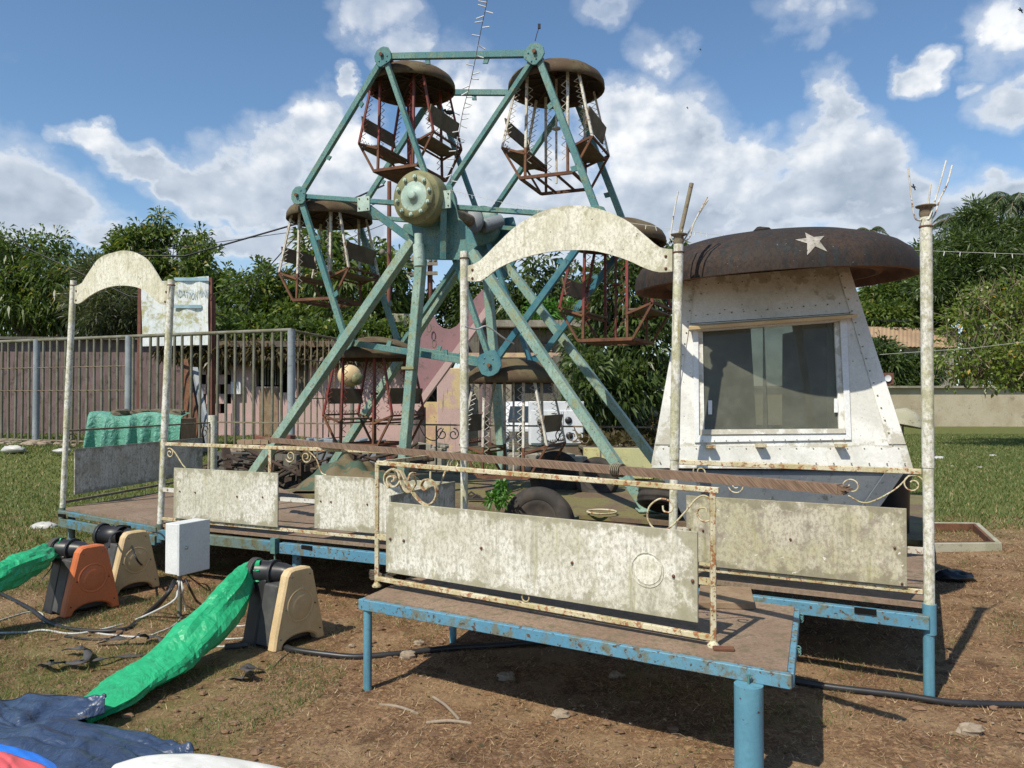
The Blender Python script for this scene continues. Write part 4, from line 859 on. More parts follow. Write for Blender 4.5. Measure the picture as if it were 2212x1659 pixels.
def rail_posted(name, label, A, B, zr, zb, posts, mat, group=None, tz=.03):
    t = thing(name, label, 'railing', (lerp(A, B, .5).x, lerp(A, B, .5).y, DK), 0, group)
    mb = MB(); mb.beam(Vector((A.x, A.y, zr)), Vector((B.x, B.y, zr)), .022, tz); part('top_rail', mb, M[mat], t, bevel=.003)
    mb = MB(); mb.beam(Vector((A.x, A.y, zb)), Vector((B.x, B.y, zb)), .022, .026); part('bottom_rail', mb, M[mat], t, bevel=.003)
    for q in posts: p = lerp(A, B, q); mb = MB(); mb.beam((p.x, p.y, zb - .01), (p.x, p.y, zr - .015), .022, .022); part('upright', mb, M[mat], t)
    return t
def ring(parent, A, B, px, z, r=.022):
    p = on_line(A, B, px); u = (B - A).normalized(); mb = MB(); mb.tube([Vector((p.x, p.y, z)) + u * r * math.cos(a) + Zv * r * math.sin(a) + nF * .01 for a in np.linspace(0, 2 * math.pi, 18)], .004, 5); part('ring', mb, M['rail'], parent)
def bolt(mb, p, n, r=.009):
    r = r * .62; mb.lathe([(r * 1.3, 0), (r * 1.3, .004), (r, .008), (.001, .01)], p, n, 8)
GR = 'railings round the platform'
# front left rail P2..P3
rl = rail_posted('railing', 'front railing with two boards, between the second and third white posts', P2, P3 - uF * .05, 1.20, .545, [.415], 'rail', GR)
a, b = on_line(P2, P3, 383), on_line(P2, P3, 607); mb = MB(); plate_on(mb, a, b, .565, 1.0, .012, .03, nF); pa = part('board', mb, M['panel'], rl, bevel=.002)
mb = MB()
for x, z in ((397, .80), (430, .80), (520, .79), (575, .8)): p = on_line(P2, P3, x); bolt(mb, Vector((p.x, p.y, z)) + nF * .031, nF)
part('bolt', mb, M['rust'], pa)
a, b = on_line(P2, P3, 686), on_line(P2, P3, 975); mb = MB(); plate_on(mb, a, b, .585, 1.0, .012, .03, nF); pb = part('board', mb, M['panel'], rl, bevel=.002)
mb = MB()
for x, z in ((700, .80), (722, .80), (800, .8)): p = on_line(P2, P3, x); bolt(mb, Vector((p.x, p.y, z)) + nF * .031, nF)
part('bolt', mb, M['rust'], pb)
mb = MB(); a = on_line(P2, P3, 352); b = on_line(P2, P3, 384); mb.beam((a.x, a.y, .80), (b.x, b.y, .80), .02, .035); a = on_line(P2, P3, 605); b = on_line(P2, P3, 692); mb.beam((a.x, a.y, .79), (b.x, b.y, .79), .018, .032); part('strut', mb, M['white_rust'], rl)
for x, zz in ((496, .578), (815, .585)): ring(rl, P2, P3, x, zz, .022)
mb = MB(); u_ = (P3 - P2).normalized(); p = on_line(P2, P3, 368); mb.tube(scroll((p.x, p.y, 1.12), u_, .045, 1.3, -1, 2.2), .006, 5); q = on_line(P2, P3, 395)
mb.tube(bez([(p.x, p.y, 1.165), Vector((p.x, p.y, 1.13)) + u_ * .06, Vector((q.x, q.y, 1.03)), Vector((q.x, q.y, 1.0)) + u_ * .04]), .007, 5)
for px_, fl in ((628, 1), (662, -1)):
    p = on_line(P2, P3, px_); mb.tube(scroll((p.x, p.y, 1.135), u_, .05, 1.3, fl, 1.57 * (1 + fl) - 1.57 * 0 + .4), .006, 5)
p = on_line(P2, P3, 650); q = on_line(P2, P3, 695); mb.tube(bez([(on_line(P2, P3, 668).x, on_line(P2, P3, 668).y, 1.18), (on_line(P2, P3, 684).x, on_line(P2, P3, 684).y, 1.12), (q.x, q.y, 1.02), (on_line(P2, P3, 706).x, on_line(P2, P3, 706).y, 1.0)]), .006, 5)
part('scrollwork', mb, M['rail'], rl)
# front right rail P4..P5
rr = rail_posted('railing', 'front railing with one long stained board, between the right arch post and the lamp post', P4 + uF * .03, P5 - uF * .03, 1.205, .56, [], 'rail', GR)
a, b = on_line(P4, P5, 1484), on_line(P4, P5, 1956); mb = MB(); plate_on(mb, a, b, .585, 1.005, .012, .03, nF); pa = part('board', mb, M['panel_b'], rr, bevel=.002)
mb = MB()
for x, z in ((1492, .80), (1520, .8), (1707, .79), (1930, .79), (1945, .6)): p = on_line(P4, P5, x); bolt(mb, Vector((p.x, p.y, z)) + nF * .031, nF)
part('bolt', mb, M['rust'], pa)
mb = MB(); a = on_line(P4, P5, 1455); b = on_line(P4, P5, 1486); mb.beam((a.x, a.y, .79), (b.x, b.y, .79), .02, .03); a = on_line(P4, P5, 1954); b = on_line(P4, P5, 1998); mb.beam((a.x, a.y, .78), (b.x, b.y, .78), .02, .035); part('strut', mb, M['white_rust'], rr)
ring(rr, P4, P5, 1707, .598, .028)
mb = MB(); u_ = uF; p = on_line(P4, P5, 1970); mb.tube(scroll((p.x, p.y, 1.135), u_, .055, 1.35, 1, .2), .0045, 5)
mb.tube(bez([(on_line(P4, P5, 1965).x, on_line(P4, P5, 1965).y, 1.19), (on_line(P4, P5, 1930).x, on_line(P4, P5, 1930).y, 1.10), (on_line(P4, P5, 1870).x, on_line(P4, P5, 1870).y, 1.02), (on_line(P4, P5, 1830).x, on_line(P4, P5, 1830).y, 1.055)]), .0045, 5)
p = on_line(P4, P5, 1838); mb.tube(scroll((p.x, p.y, 1.105), u_, .05, 1.2, -1, 3.6), .0045, 5)
p = on_line(P4, P5, 1512); mb.tube(scroll((p.x, p.y, 1.15), u_, .045, 1.2, 1, 2.6), .0045, 5); p = on_line(P4, P5, 1590); mb.tube(scroll((p.x, p.y, 1.08), u_, .05, 1.3, 1, 3.4), .0045, 5)
part('scrollwork', mb, M['rail'], rr)
# left side rail P1 -> back
P6 = W(452, 1010, 10.4); P6.z = DK
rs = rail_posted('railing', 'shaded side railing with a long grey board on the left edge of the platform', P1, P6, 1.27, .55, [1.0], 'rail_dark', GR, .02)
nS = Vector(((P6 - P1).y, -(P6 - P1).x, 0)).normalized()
a, b = on_line(P1, P6, 160), on_line(P1, P6, 436); mb = MB(); plate_on(mb, a, b, .61, 1.08, .012, .02, nS); part('board', mb, M['panel_shade'], rs)
mb = MB(); us = (P6 - P1).normalized(); mb.tube(scroll(Vector((P1.x, P1.y, 1.15)) + us * .12, us, .09, 1.2, -1, 2.6), .007, 5); mb.tube(scroll(Vector((P6.x, P6.y, 1.15)) - us * .12, us, .09, 1.2, 1, .4), .007, 5); p = on_line(P1, P6, 350); mb.tube([Vector((p.x, p.y, .58)) + us * .04 * math.cos(a) + Zv * .04 * math.sin(a) for a in np.linspace(0, 6.3, 14)], .006, 5); part('scrollwork', mb, M['rail_dark'], rs)
# back rail
B0 = W(455, 912, 12.0); B1 = W(1412, 926, 9.8); B1.z = B0.z = DK; uB = (B1 - B0).normalized()
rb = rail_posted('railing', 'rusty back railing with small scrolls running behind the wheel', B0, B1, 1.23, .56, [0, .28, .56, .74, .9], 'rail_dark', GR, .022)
mb = MB()
for px_ in (1092, 1122, 1212, 1237, 980, 955):
    p = on_line(B0, B1, px_); mb.tube(scroll((p.x, p.y, 1.10), uB, .085, 1.3, 1 if px_ in (1092, 1212, 955) else -1, 1.6), .008, 5)
for x0, x1 in ((905, 958), (1165, 1215), (1240, 1280)):
    a, b = on_line(B0, B1, x0), on_line(B0, B1, x1); mb.tube(bez([(a.x, a.y, 1.22), (lerp(a, b, .3).x, lerp(a, b, .3).y, 1.05), (lerp(a, b, .7).x, lerp(a, b, .7).y, 1.02), (b.x, b.y, 1.18)]), .008, 5)
part('scrollwork', mb, M['rail_dark'], rb)
mb = MB(); p = W(459, 1000, 10.9); mb.tube([(p.x, p.y, .45), (p.x, p.y, 1.36)], .062, 14); single('short_post', mb, M['post'], 'short thick white pipe stub at the back left corner of the platform', 'post')

# posts with arches
def white_post(parent, p, top, r=.027, sock='sky_blue_dirty', cap=True, lean=Vector((0, 0, 0))):
    mb = MB(); t = Vector((p.x, p.y, top)) + lean; j = lerp(Vector((p.x, p.y, DK - .03)), t, .36)
    mb.tube([(p.x, p.y, DK - .04), j], r, 14); mb.tube([j, t], r * 1.13, 14); o = part('post', mb, M['post'], parent)
    mb = MB(); mb.tube([(p.x, p.y, DK - .16), (p.x, p.y, DK)], r * 1.25, 14); part('socket', mb, M[sock], o)
    mb = MB(); mb.tube([t - Zv * .055, t - Zv * .05, t - Zv * .045], [r * 1.2, r * 1.35, r * 1.2], 14); part('collar', mb, M['rust'], o); return o, t
def arch(name, label, A, B, la, lb, outline, ta, tb, socks=('sky_blue_dirty', 'sky_blue_dirty')):
    t = thing(name, label, 'arch', (lerp(A, B, .5).x, lerp(A, B, .5).y, DK), 0, 'white arches over the entrances')
    oa, pa_ = white_post(t, A, ta, lean=la, sock=socks[0]); ob_, pb_ = white_post(t, B, tb, lean=lb, sock=socks[1])
    u = (pb_ - pa_); u.z = 0; n = Vector((u.y, -u.x, 0)).normalized(); pl = [WP(x, y, pa_ + n * .03, n) for x, y in outline]
    top = pl[:len(pl) // 2]; bot = pl[len(pl) // 2:][::-1]; mb = MB(); th = n * -.014; k = len(top)
    vs = top + bot + [p + th for p in top] + [p + th for p in bot]; fs = []
    for i in range(k - 1): fs += [(i, i + k, i + k + 1, i + 1), (2 * k + i, 2 * k + i + 1, 3 * k + i + 1, 3 * k + i), (i, i + 1, 2 * k + i + 1, 2 * k + i), (k + i, 3 * k + i, 3 * k + i + 1, k + i + 1)]
    fs += [(0, 2 * k, 3 * k, k), (k - 1, 2 * k - 1, 4 * k - 1, 3 * k - 1)]; mb.add(vs, fs); bo = part('arch_board', mb, M['arch'], t)
    mb = MB(); q = [lerp(top[0], bot[0], .3), lerp(top[0], bot[0], .85), lerp(top[-1], bot[-1], .3), lerp(top[-1], bot[-1], .85)]
    for i, z in enumerate(q): bolt(mb, z + (u.normalized() * (.04 if i < 2 else -.04)), n, .012)
    part('bolt', mb, M['rust'], bo); return t
def outl(tops, bots, n=26):              # resample smooth curves given by pixel control points
    def rs(c):
        c = bez([(x, y, 0) for x, y in c], 60); xs = np.array([p.x for p in c]); ys = np.array([p.y for p in c]); X = np.linspace(xs[0], xs[-1], n); return [(float(a), float(np.interp(a, xs, ys))) for a in X]
    return rs(tops) + rs(bots)[::-1]
P1t = W(159, 606, 7.75); P2t = W(370, 604, 6.75)
arch('entrance_arch', 'smaller mossy white arch on two leaning posts at the left end of the platform', P1, P2, P1t - Vector((P1.x, P1.y, P1t.z)), P2t - Vector((P2.x, P2.y, P2t.z)),
     outl([(161, 618), (176, 612), (190, 590), (215, 557), (250, 544), (268, 541), (290, 545), (318, 562), (340, 595), (352, 614), (366, 618)], [(160, 655), (172, 655), (200, 635), (235, 620), (272, 617), (305, 624), (330, 644), (346, 657), (362, 657)]), P1t.z, P2t.z)
P3t = W(1003, 543, 5.45); P4t = W(1466, 528, 4.75)
arch('entrance_arch', 'large lichen-speckled white arch over the front gateway', P3, P4, P3t - Vector((P3.x, P3.y, P3t.z)), P4t - Vector((P4.x, P4.y, P4t.z)),
     outl([(1010, 574), (1022, 571), (1040, 560), (1070, 530), (1120, 484), (1180, 453), (1238, 444), (1290, 450), (1350, 474), (1395, 510), (1425, 534), (1452, 538)], [(1010, 607), (1040, 606), (1075, 580), (1120, 560), (1180, 545), (1240, 540), (1290, 543), (1350, 560), (1395, 580), (1425, 588), (1452, 586)], 34), P3t.z, P4t.z)
# lamp post P5 with rods, and rods on P4
lp5 = thing('lamp_post', 'tall white post with four bent rods at the right corner of the platform', 'post', (P5.x, P5.y, DK - .2))
P5t = W(2000, 470, 4.14); o5, _t = white_post(lp5, P5, P5t.z, .0275, 'sky_blue_clean', lean=P5t - Vector((P5.x, P5.y, P5t.z)))
def rodhead(parent, t, rods, dark=None, d=4.14):
    mb = MB(); mb.lathe([(.028, 0), (.034, .02), (.03, .05), (.05, .058), (.052, .064), (.02, .066), (0, .06)], t, (0, 0, 1), 20); part('lamp_flange', mb, M['rail_dark'], parent)
    for r in rods:
        mb = MB(); mb.tube(bez([W(x, y, d + dd) for x, y, dd in r], 30), .0048, 6); part('bent_rod', mb, M['white_rust'], parent)
rodhead(lp5, P5t, [[(1998, 464, 0), (1992, 472, -.01), (1984, 476, -.02), (1975, 466, -.03), (1968, 420, -.03), (1962, 364, -.03)], [(2003, 466, 0), (2010, 474, .01), (2020, 462, .02), (2030, 430, .03), (2045, 400, .04), (2057, 357, .05)], [(2001, 466, -.02), (2004, 474, -.03), (2010, 464, -.03), (2024, 420, -.03), (2044, 347, -.03)], [(2004, 462, .03), (2006, 440, .04), (2010, 398, .05)]])
lp4 = thing('lamp_bracket', 'cluster of bent rods and a thick dark pipe on top of the right arch post', 'lamp bracket', tuple(P4t))
rodhead(lp4, P4t - Zv * .0, [[(1463, 512, 0), (1456, 520, 0), (1449, 510, 0), (1456, 460, 0), (1465, 413, 0)], [(1470, 512, 0), (1478, 520, 0), (1490, 512, 0), (1500, 480, 0), (1528, 426, 0)], [(1471, 512, .03), (1477, 518, .04), (1486, 505, .04), (1508, 465, .04), (1529, 432, .03)], [(1472, 500, -.01), (1478, 460, 0), (1492, 420, 0)]], d=4.75)
mb = MB(); mb.tube([W(1470, 502, 4.75), W(1494, 396, 4.75)], .014, 10); part('dark_pipe', mb, M['rail_dark'], lp4)

# ------------------------------------------------------------------ step table in front
TBz = .505
tb = thing('step_table', 'low blue angle-iron table with plywood top used as entrance step', 'step table', (.7, 4.1, 0))
c1 = WZ(787, 1290, TBz); c2 = WZ(1700, 1449, TBz); c3 = WZ(1716, 1311, TBz); c4 = c1 + (c3 - c2)
mb = MB(); mb.prism([(p.x, p.y, TBz - .018) for p in (c1, c2, c3, c4)], (0, 0, .018)); part('plywood_top', mb, M['ply'], tb)
ut = (c2 - c1).normalized(); vt = (c3 - c2).normalized()
mb = MB()
for a, b in ((c1 - ut * .02, c2 + ut * .02), (c4, c3)): mb.beam(a - Zv * .035 - (vt * .015 if a is not c4 else -vt * .015), b - Zv * .035 - (vt * .015 if b is not c3 else -vt * .015), .03, .058)
mb.beam(c2 - Zv * .035 + ut * .012, c3 - Zv * .035 + ut * .012, .03, .058, ); mb.beam(c1 - Zv * .035, c4 - Zv * .035, .03, .058); part('angle_frame', mb, M['sky_blue'], tb, bevel=.003)
l1 = WZ(794, 1491, 0)
for p, r in ((l1, .0235), (c4 - vt * .06 + ut * .08, .0235)):
    mb = MB(); mb.tube([(p.x, p.y, -.02), (p.x, p.y, TBz - .05)], r, 14); part('leg', mb, M['sky_blue_clean'], tb)
mb = MB()
for q in (.08, .62): 
    p = lerp(c3, c2, q) + ut * .035 - Zv * .02
    for j in range(3): mb.tube([p + Vector((0, 0, -.012 * j)) + ut * .010 * math.cos(a) + Zv * .010 * math.sin(a) for a in np.linspace(0, 6.3, 10)], .003, 4)
part('spring_hook', mb, M['teal'], tb)
mb = MB(); pc = W(1617, 1478, 3.14); mb.tube([(pc.x, pc.y, -.03), (pc.x, pc.y, pc.z)], .0575, 32, cap=True); bp = single('steel_pipe_post', mb, M['sky_blue_clean'], 'thick light blue round pipe standing under the near corner of the step table', 'post')
mb = MB(); mb.tube([(pc.x, pc.y, pc.z - .01), (pc.x, pc.y, pc.z + .035)], .005, 6); mb.box((pc.x, pc.y, pc.z + .035), .02, .008, .008); part('hook', mb, M['teal'], bp)
mb = MB(); a = WZ(1500, 1300, TBz + .03); 
q = [WZ(1508, 1300, TBz + .035), WZ(1630, 1303, TBz + .035), WZ(1622, 1268, TBz + .035), WZ(1512, 1264, TBz + .035)]; mb.prism([(p.x, p.y, TBz + .001) for p in q], (0, 0, .034)); single('wooden_block', mb, M['wood'], 'short brown plank lying on the step table behind the gate', 'plank', bevel=.003)
mb = MB(); p = WZ(1563, 1405, TBz); mb.box(p + Zv * .008, .09, .035, .014, ax=(1, -.1, 0)); single('metal_plate', mb, M['rust'], 'small rusty foot plate on the plywood beside the gate post', 'plate', bevel=.003)
mb = MB(); rb_ = random.Random(2)
for i in range(60):
    a = W(800 + rb_.uniform(-3, 8), 1240 + rb_.uniform(-10, 12), 4.62); b = W(855, 1254 + rb_.uniform(-5, 5), 4.45); mb.tube([a, b], .0022, 3)
mb.tube([W(850, 1253, 4.45), W(1000, 1290, 4.15)], .009, 6); single('twig_broom', mb, M['bark'], 'twig broom lying behind the left foot of the gate', 'broom')

# gate on the table
GA = WZ(814, 1268, TBz); GB = WZ(1541, 1398, TBz); ug = (GB - GA).normalized(); ng = Vector((ug.y, -ug.x, 0)); 
gt = thing('gate', 'open gate with a big lichen-streaked board standing on the step table', 'gate', tuple(GA))
GZ1 = 1.225; GZb = TBz + .05
def gx_(px): return on_line(GA, GB, px)
ga, gb = gx_(824), gx_(1552)
mb = MB(); mb.beam((GA.x, GA.y, GZ1), (gb.x, gb.y, GZ1 - .03), .022, .026); part('top_rail', mb, M['rail'], gt, bevel=.003)
mb = MB(); mb.beam((GA.x, GA.y, GZb), (GB.x, GB.y, GZb - .01), .024, .026); part('bottom_rail', mb, M['rail'], gt, bevel=.003)
for p, q in ((GA, ga), (GB, gb)): mb = MB(); mb.beam((p.x, p.y, TBz + .02), (p.x, p.y, GZ1 - (.0 if p is GA else .03)), .024, .024); part('upright', mb, M['rail'], gt, bevel=.003)
for p in (GA, GB): mb = MB(); mb.lathe([(.026, 0), (.028, .008), (.02, .016), (.013, .03)], (p.x, p.y, TBz + .001), (0, 0, 1), 14); part('foot', mb, M['rail'], gt)
a, b = gx_(841), gx_(1509); a2 = a + ng * .025; b2 = b + ng * .025
mb = MB(); plate_on(mb, a, b, .607, 1.008, .014, .025, ng); bd_ = part('board', mb, M['panel'], gt, bevel=.002)
mb = MB()
for x, z in ((851, .80), (880, .80), (1046, .815), (1241, .80), (1458, .80), (1499, .79)): p = gx_(x) + ng * .026; bolt(mb, Vector((p.x, p.y, z)), ng, .010)
part('bolt', mb, M['rust'], bd_)
mb = MB(); c = gx_(1402); c = Vector((c.x, c.y, .812)) + ng * .0265; mb.lathe([(.0, .0015), (.066, .0015), (.068, .0)], c, ng, 40, False); mb.lathe([(.076, .0), (.0765, .002), (.080, .002), (.0805, 0)], c, ng, 40, False); part('round_mark', mb, M['arch'], bd_)
mb = MB(); a = gx_(815); b = gx_(843); mb.beam((a.x, a.y, .80), (b.x, b.y, .80), .016, .028); a = gx_(1507); b = gx_(1545); mb.beam((a.x, a.y, .79), (b.x, b.y, .79), .018, .03); mb.beam((a.x, a.y, .865), (b.x, b.y, .865), .012, .012); part('strut', mb, M['rail'], gt)
def gpt(px, py): return WP(px, py, GA, ng)
def flat(mb, P, w=.012, th=.004):
    P = [Vector(p) for p in P]; n = len(P); vs = []
    for i, p in enumerate(P):
        t = (P[min(i + 1, n - 1)] - P[max(i - 1, 0)]).normalized(); s = t.cross(ng).normalized()
        vs += [p + ng * w + s * th, p - ng * w + s * th, p - ng * w - s * th, p + ng * w - s * th]
    fs = [(i * 4 + k, i * 4 + (k + 1) % 4, i * 4 + 4 + (k + 1) % 4, i * 4 + 4 + k) for i in range(n - 1) for k in range(4)] + [(3, 2, 1, 0), (n * 4 - 4, n * 4 - 3, n * 4 - 2, n * 4 - 1)]; mb.add(vs, fs, False)
mb = MB()
flat(mb, bez([gpt(x, y) for x, y in [(848, 1040), (854, 1033), (846, 1028), (838, 1034), (842, 1048), (856, 1050), (866, 1036), (862, 1020), (848, 1013), (834, 1024), (832, 1040), (840, 1054)][::-1]], 60))
flat(mb, bez([gpt(x, y) for x, y in [(848, 1014), (866, 1018), (880, 1045), (900, 1075), (920, 1090), (938, 1082), (944, 1060), (934, 1040), (918, 1036), (910, 1048), (918, 1058), (926, 1052)]], 70))
flat(mb, bez([gpt(x, y) for x, y in [(862, 1022), (870, 1048), (880, 1062), (892, 1060)]], 20))
part('scrollwork', mb, M['rail'], gt)
mb = MB(); mb.tube(bez([gpt(x, y) for x, y in [(1432, 1092), (1434, 1104), (1448, 1106), (1454, 1094), (1446, 1082), (1424, 1078), (1402, 1096), (1400, 1124), (1418, 1144), (1446, 1140), (1480, 1106), (1506, 1076), (1526, 1072), (1544, 1094), (1540, 1120), (1518, 1126), (1506, 1110), (1512, 1098), (1524, 1098), (1526, 1106)]], 110), .0045, 6); part('scrollwork', mb, M['rail'], gt)
ring(gt, GA, GB, 1137, TBz + .085, .021)
# side panel of the entrance, from the gate back to the arch post
sp_ = thing('side_railing', 'short shaded side railing joining the gate to the large arch post', 'railing', tuple(GA)); SA = GA + ug * .02 + Vector((.02, .05, 0)); SB = P3 + Vector((-.03, -.05, 0)); us2 = (SB - SA).normalized(); ns = Vector((us2.y, -us2.x, 0))
mb = MB(); mb.beam((SA.x, SA.y, GZ1), (SB.x, SB.y, GZ1 - .01), .02, .022); part('top_rail', mb, M['rail'], sp_); mb = MB(); mb.beam((SA.x, SA.y, TBz + .05), (SB.x, SB.y, TBz + .05), .02, .022); part('bottom_rail', mb, M['rail'], sp_)
mb = MB(); plate_on(mb, lerp(SA, SB, .07), lerp(SA, SB, .93), .60, 1.02, .012, .0, ns); part('board', mb, M['panel_shade'], sp_)
mb = MB(); spt = lambda x, y: WP(x, y, SA, ns)
for c in ([(930, 1018), (930.5, 1037), (941, 1048), (952, 1043), (963, 1015), (974, 991), (985, 985), (989, 1002), (982, 1011), (974, 1004), (979.6, 995)], [(898, 1023), (887, 1023), (883, 1037), (895, 1032), (898, 1045), (891, 1057)], [(851, 1011), (860, 1037), (870, 1059), (879, 1063)]): mb.tube(bez([spt(*q) for q in c], 50), .0075, 5)
part('scrollwork', mb, M['rail'], sp_)

# long laminated plank over the rails
PA = W(578, 950, 6.74); PB = W(1815, 1057, 3.08); up_ = (PB - PA).normalized()
t = thing('long_plank', 'long laminated wooden beam resting across the front rails', 'plank', tuple(PA), math.atan2(up_.y, up_.x))
mb = MB(); mb.beam(PA, PB, .05, .040); rr_ = random.Random(4)
for i in range(12): mb.beam(PB + Vector((0, 0, -.0165 + .003 * i)), PB + up_ * rr_.uniform(.01, .05) + Vector((0, 0, -.018 + .003 * i)), .042, .003)
part('beam', mb, M['lam'], t)
mb = MB(); c = WP(1335, 1000, PA, (up_.y, -up_.x, 0)); 
tt = (c - PA).dot(up_); cc = PA + up_ * tt
for j in range(5):
    sd_ = up_.cross(Zv).normalized(); o = cc + up_ * (.012 * j - .024); mb.tube([o + sd_ * .034 * math.cos(a) * 1.1 + Zv * .033 * math.sin(a) for a in np.linspace(0, 6.3, 12)], .004, 4)
part('cord', mb, M['rail_dark'], t)
for i in range(4):
    a = W(512 + i * 17, 951, 7.0 - i * .1); b = W(528 + i * 17, 951, 6.95 - i * .1); mb = MB(); mb.prism([a, b, b + Vector((-.02, .16, 0)), a + Vector((-.02, .16, 0))], (0, 0, -.035))
    single('wood_offcut', mb, M['wood'], ('leftmost', 'second from the left', 'third from the left', 'rightmost')[i] + ' of the four short boards left of the long plank', 'board', 'short boards beside the long plank')

# ------------------------------------------------------------------ ferris wheel
C0 = Vector((-.870, 8.813, 3.814)); yaw, phi, RW, WW, lean = .4154, .1623, 1.977, 1.202, .0095
uW = Vector((math.cos(yaw), -math.sin(yaw), 0)); vW = Vector((math.sin(yaw), math.cos(yaw), 0)); zW = Zv * math.cos(lean) - vW * math.sin(lean); vW2 = vW * math.cos(lean) + Zv * math.sin(lean)
def wp(a, r, k): return C0 + vW2 * k + (uW * math.cos(a) + zW * math.sin(a)) * r
ANG = [R_(120 - 60 * i) - phi for i in range(6)]
fw = thing('ferris_wheel', 'small weathered teal ferris wheel on A-shaped legs with hexagonal frame', 'ferris wheel', (C0.x, C0.y, DK))
for fi, k in enumerate((0., WW)):
    for i in range(6):
        a, b = wp(ANG[i], RW, k), wp(ANG[(i + 1) % 6], RW, k); dd = (b - a).normalized()
        dk_ = 'teal_dark' if i in (2,) else 'teal'
        mb = MB(); mb.beam(a + dd * .06, b - dd * .06, .055, .074, up=(a + b) / 2 - wp(0, 0, k)); bm = part('rim_beam', mb, M[dk_], fw, bevel=.004)
        mb = MB()
        for q in (.3, .7):
            p = lerp(a, b, q); o = (wp(0, 0, k) - p).normalized(); mb.box(p + o * .065, .06, .02, .07, ax=dd, az=o)
        part('lug', mb, M[dk_], bm)
        mb = MB(); mb.beam(lerp(wp(0, 0, k), a, .12) + vW2 * .004, lerp(wp(0, 0, k), a, .97) + vW2 * .004, .055, .07, up=vW2); part('spoke', mb, M['teal_dark' if i == 3 and fi else 'teal'], fw, bevel=.004)
        # gusset plate with boss and bolts
        sgn = -1 if k == 0 else 1; ctr = a + vW2 * sgn * .055; er = (a - wp(0, 0, k)).normalized(); et = er.cross(vW2).normalized(); mb = MB()
        gs = 1.15 if i in (3,) else .92
        out = [ctr + er * (.10 * gs * c_) + et * (.125 * gs * s_) for c_, s_ in ((-1.35, -.55), (-1.1, -.85), (-.2, -1), (.5, -.9), (.95, -.45), (1.05, 0), (.95, .45), (.5, .9), (-.2, 1), (-1.1, .85), (-1.35, .55))]
        mb.prism(out, vW2 * sgn * -.02); g = part('gusset_plate', mb, M['teal' if i != 3 else 'teal_dark'], fw, bevel=.004)
        mb = MB(); mb.lathe([(.014, .0), (.022, .0), (.024, .018), (.016, .02), (.012, .0)], ctr + er * .0, vW2 * sgn, 12); 
        for s_, c_ in ((-.06, -.05), (.06, -.05), (-.03, -.1)): bolt(mb, ctr + er * c_ + et * s_, vW2 * sgn, .012)
        part('gusset_bolt', mb, M['teal_dark'], g)
    mb = MB(); mb.lathe([(0, -.05), (.24, -.05), (.26, -.03), (.26, .03), (.24, .05), (0, .05)], wp(0, 0, k), vW2, 28); part('hub_disc', mb, M['teal'], fw)
# cross tubes carrying gondolas
for i in range(6): mb = MB(); mb.tube([wp(ANG[i], RW, -.09), wp(ANG[i], RW, WW + .09)], .022, 10); part('gondola_shaft', mb, M['rust'], fw)
mb = MB(); mb.tube([wp(0, 0, -.2), wp(0, 0, WW + .35)], .075, 16); part('axle', mb, M['rail_dark'], fw)
mb = MB(); mb.lathe([(0, -.56), (.03, -.56), (.05, -.55), (.05, -.515), (.13, -.51), (.2, -.5)], C0, vW2, 32); 
mb.lathe([(.0, -.5), (.185, -.505)], C0, vW2, 32); part('drum_face', mb, M['plate'], fw)
mb = MB(); mb.lathe([(.165, -.508), (.235, -.508), (.24, -.495), (.24, -.47), (.285, -.46), (.295, -.44), (.297, -.26), (.28, -.22), (.2, -.2), (0, -.2)], C0, vW2, 40); dr = part('drum', mb, M['drum'], fw)
mb = MB()
for i in range(10):
    a = i * math.pi / 5 + .2; p = C0 + vW2 * -.51 + (uW * math.cos(a) + zW * math.sin(a)) * .205; mb.lathe([(.024, 0), (.024, -.02), (.014, -.022), (.014, -.034), (0, -.034)], p, vW2, 6, False)
part('drum_bolt', mb, M['plate'], dr)
# near head plate, brackets, cylinder
kn = -.30; hn = lambda x, y, k=kn: WP(x, y, C0 + vW2 * k, vW2)
mb = MB(); mb.prism([hn(x, y, -.12) for x, y in ((872, 484), (866, 500), (884, 522), (902, 560), (1003, 562), (1030, 531), (1018, 500), (990, 470), (975, 400), (955, 400), (948, 470), (905, 478))], vW2 * .03); part('head_plate', mb, M['teal'], fw, bevel=.006)
mb = MB(); mb.beam(hn(792, 446, -.3), hn(905, 530, -.2), .075, .09, up=vW2); mb.beam(hn(958, 440, -.3), hn(957, 560, -.2), .07, .07); part('head_bracket', mb, M['teal'], fw, bevel=.005)
for x, y, s in ((785, 440, 13), (957, 431, 16)):
    mb = MB(); mb.prism([hn(x - s, y - s * 1.1, -.36), hn(x + s, y - s * 1.3, -.36), hn(x + s, y + s * 1.1, -.36), hn(x - s, y + s * 1.3, -.36)], vW2 * .02); bpz = part('bracket_plate', mb, M['plate'], fw)
    mb = MB()
    for sx in (-1, 1):
        for sy in (-1, 1): bolt(mb, hn(x + sx * s * .7, y + sy * s * .8, -.362), -vW2, .011)
    part('bracket_bolt', mb, M['rust'], bpz)
mb = MB(); mb.tube([hn(906, 575, -.42), hn(904, 528, -.42)], .062, 16); mb.tube([hn(904, 528, -.42), hn(904, 505, -.42)], .045, 16); part('jack_cylinder', mb, M['plate'], fw)
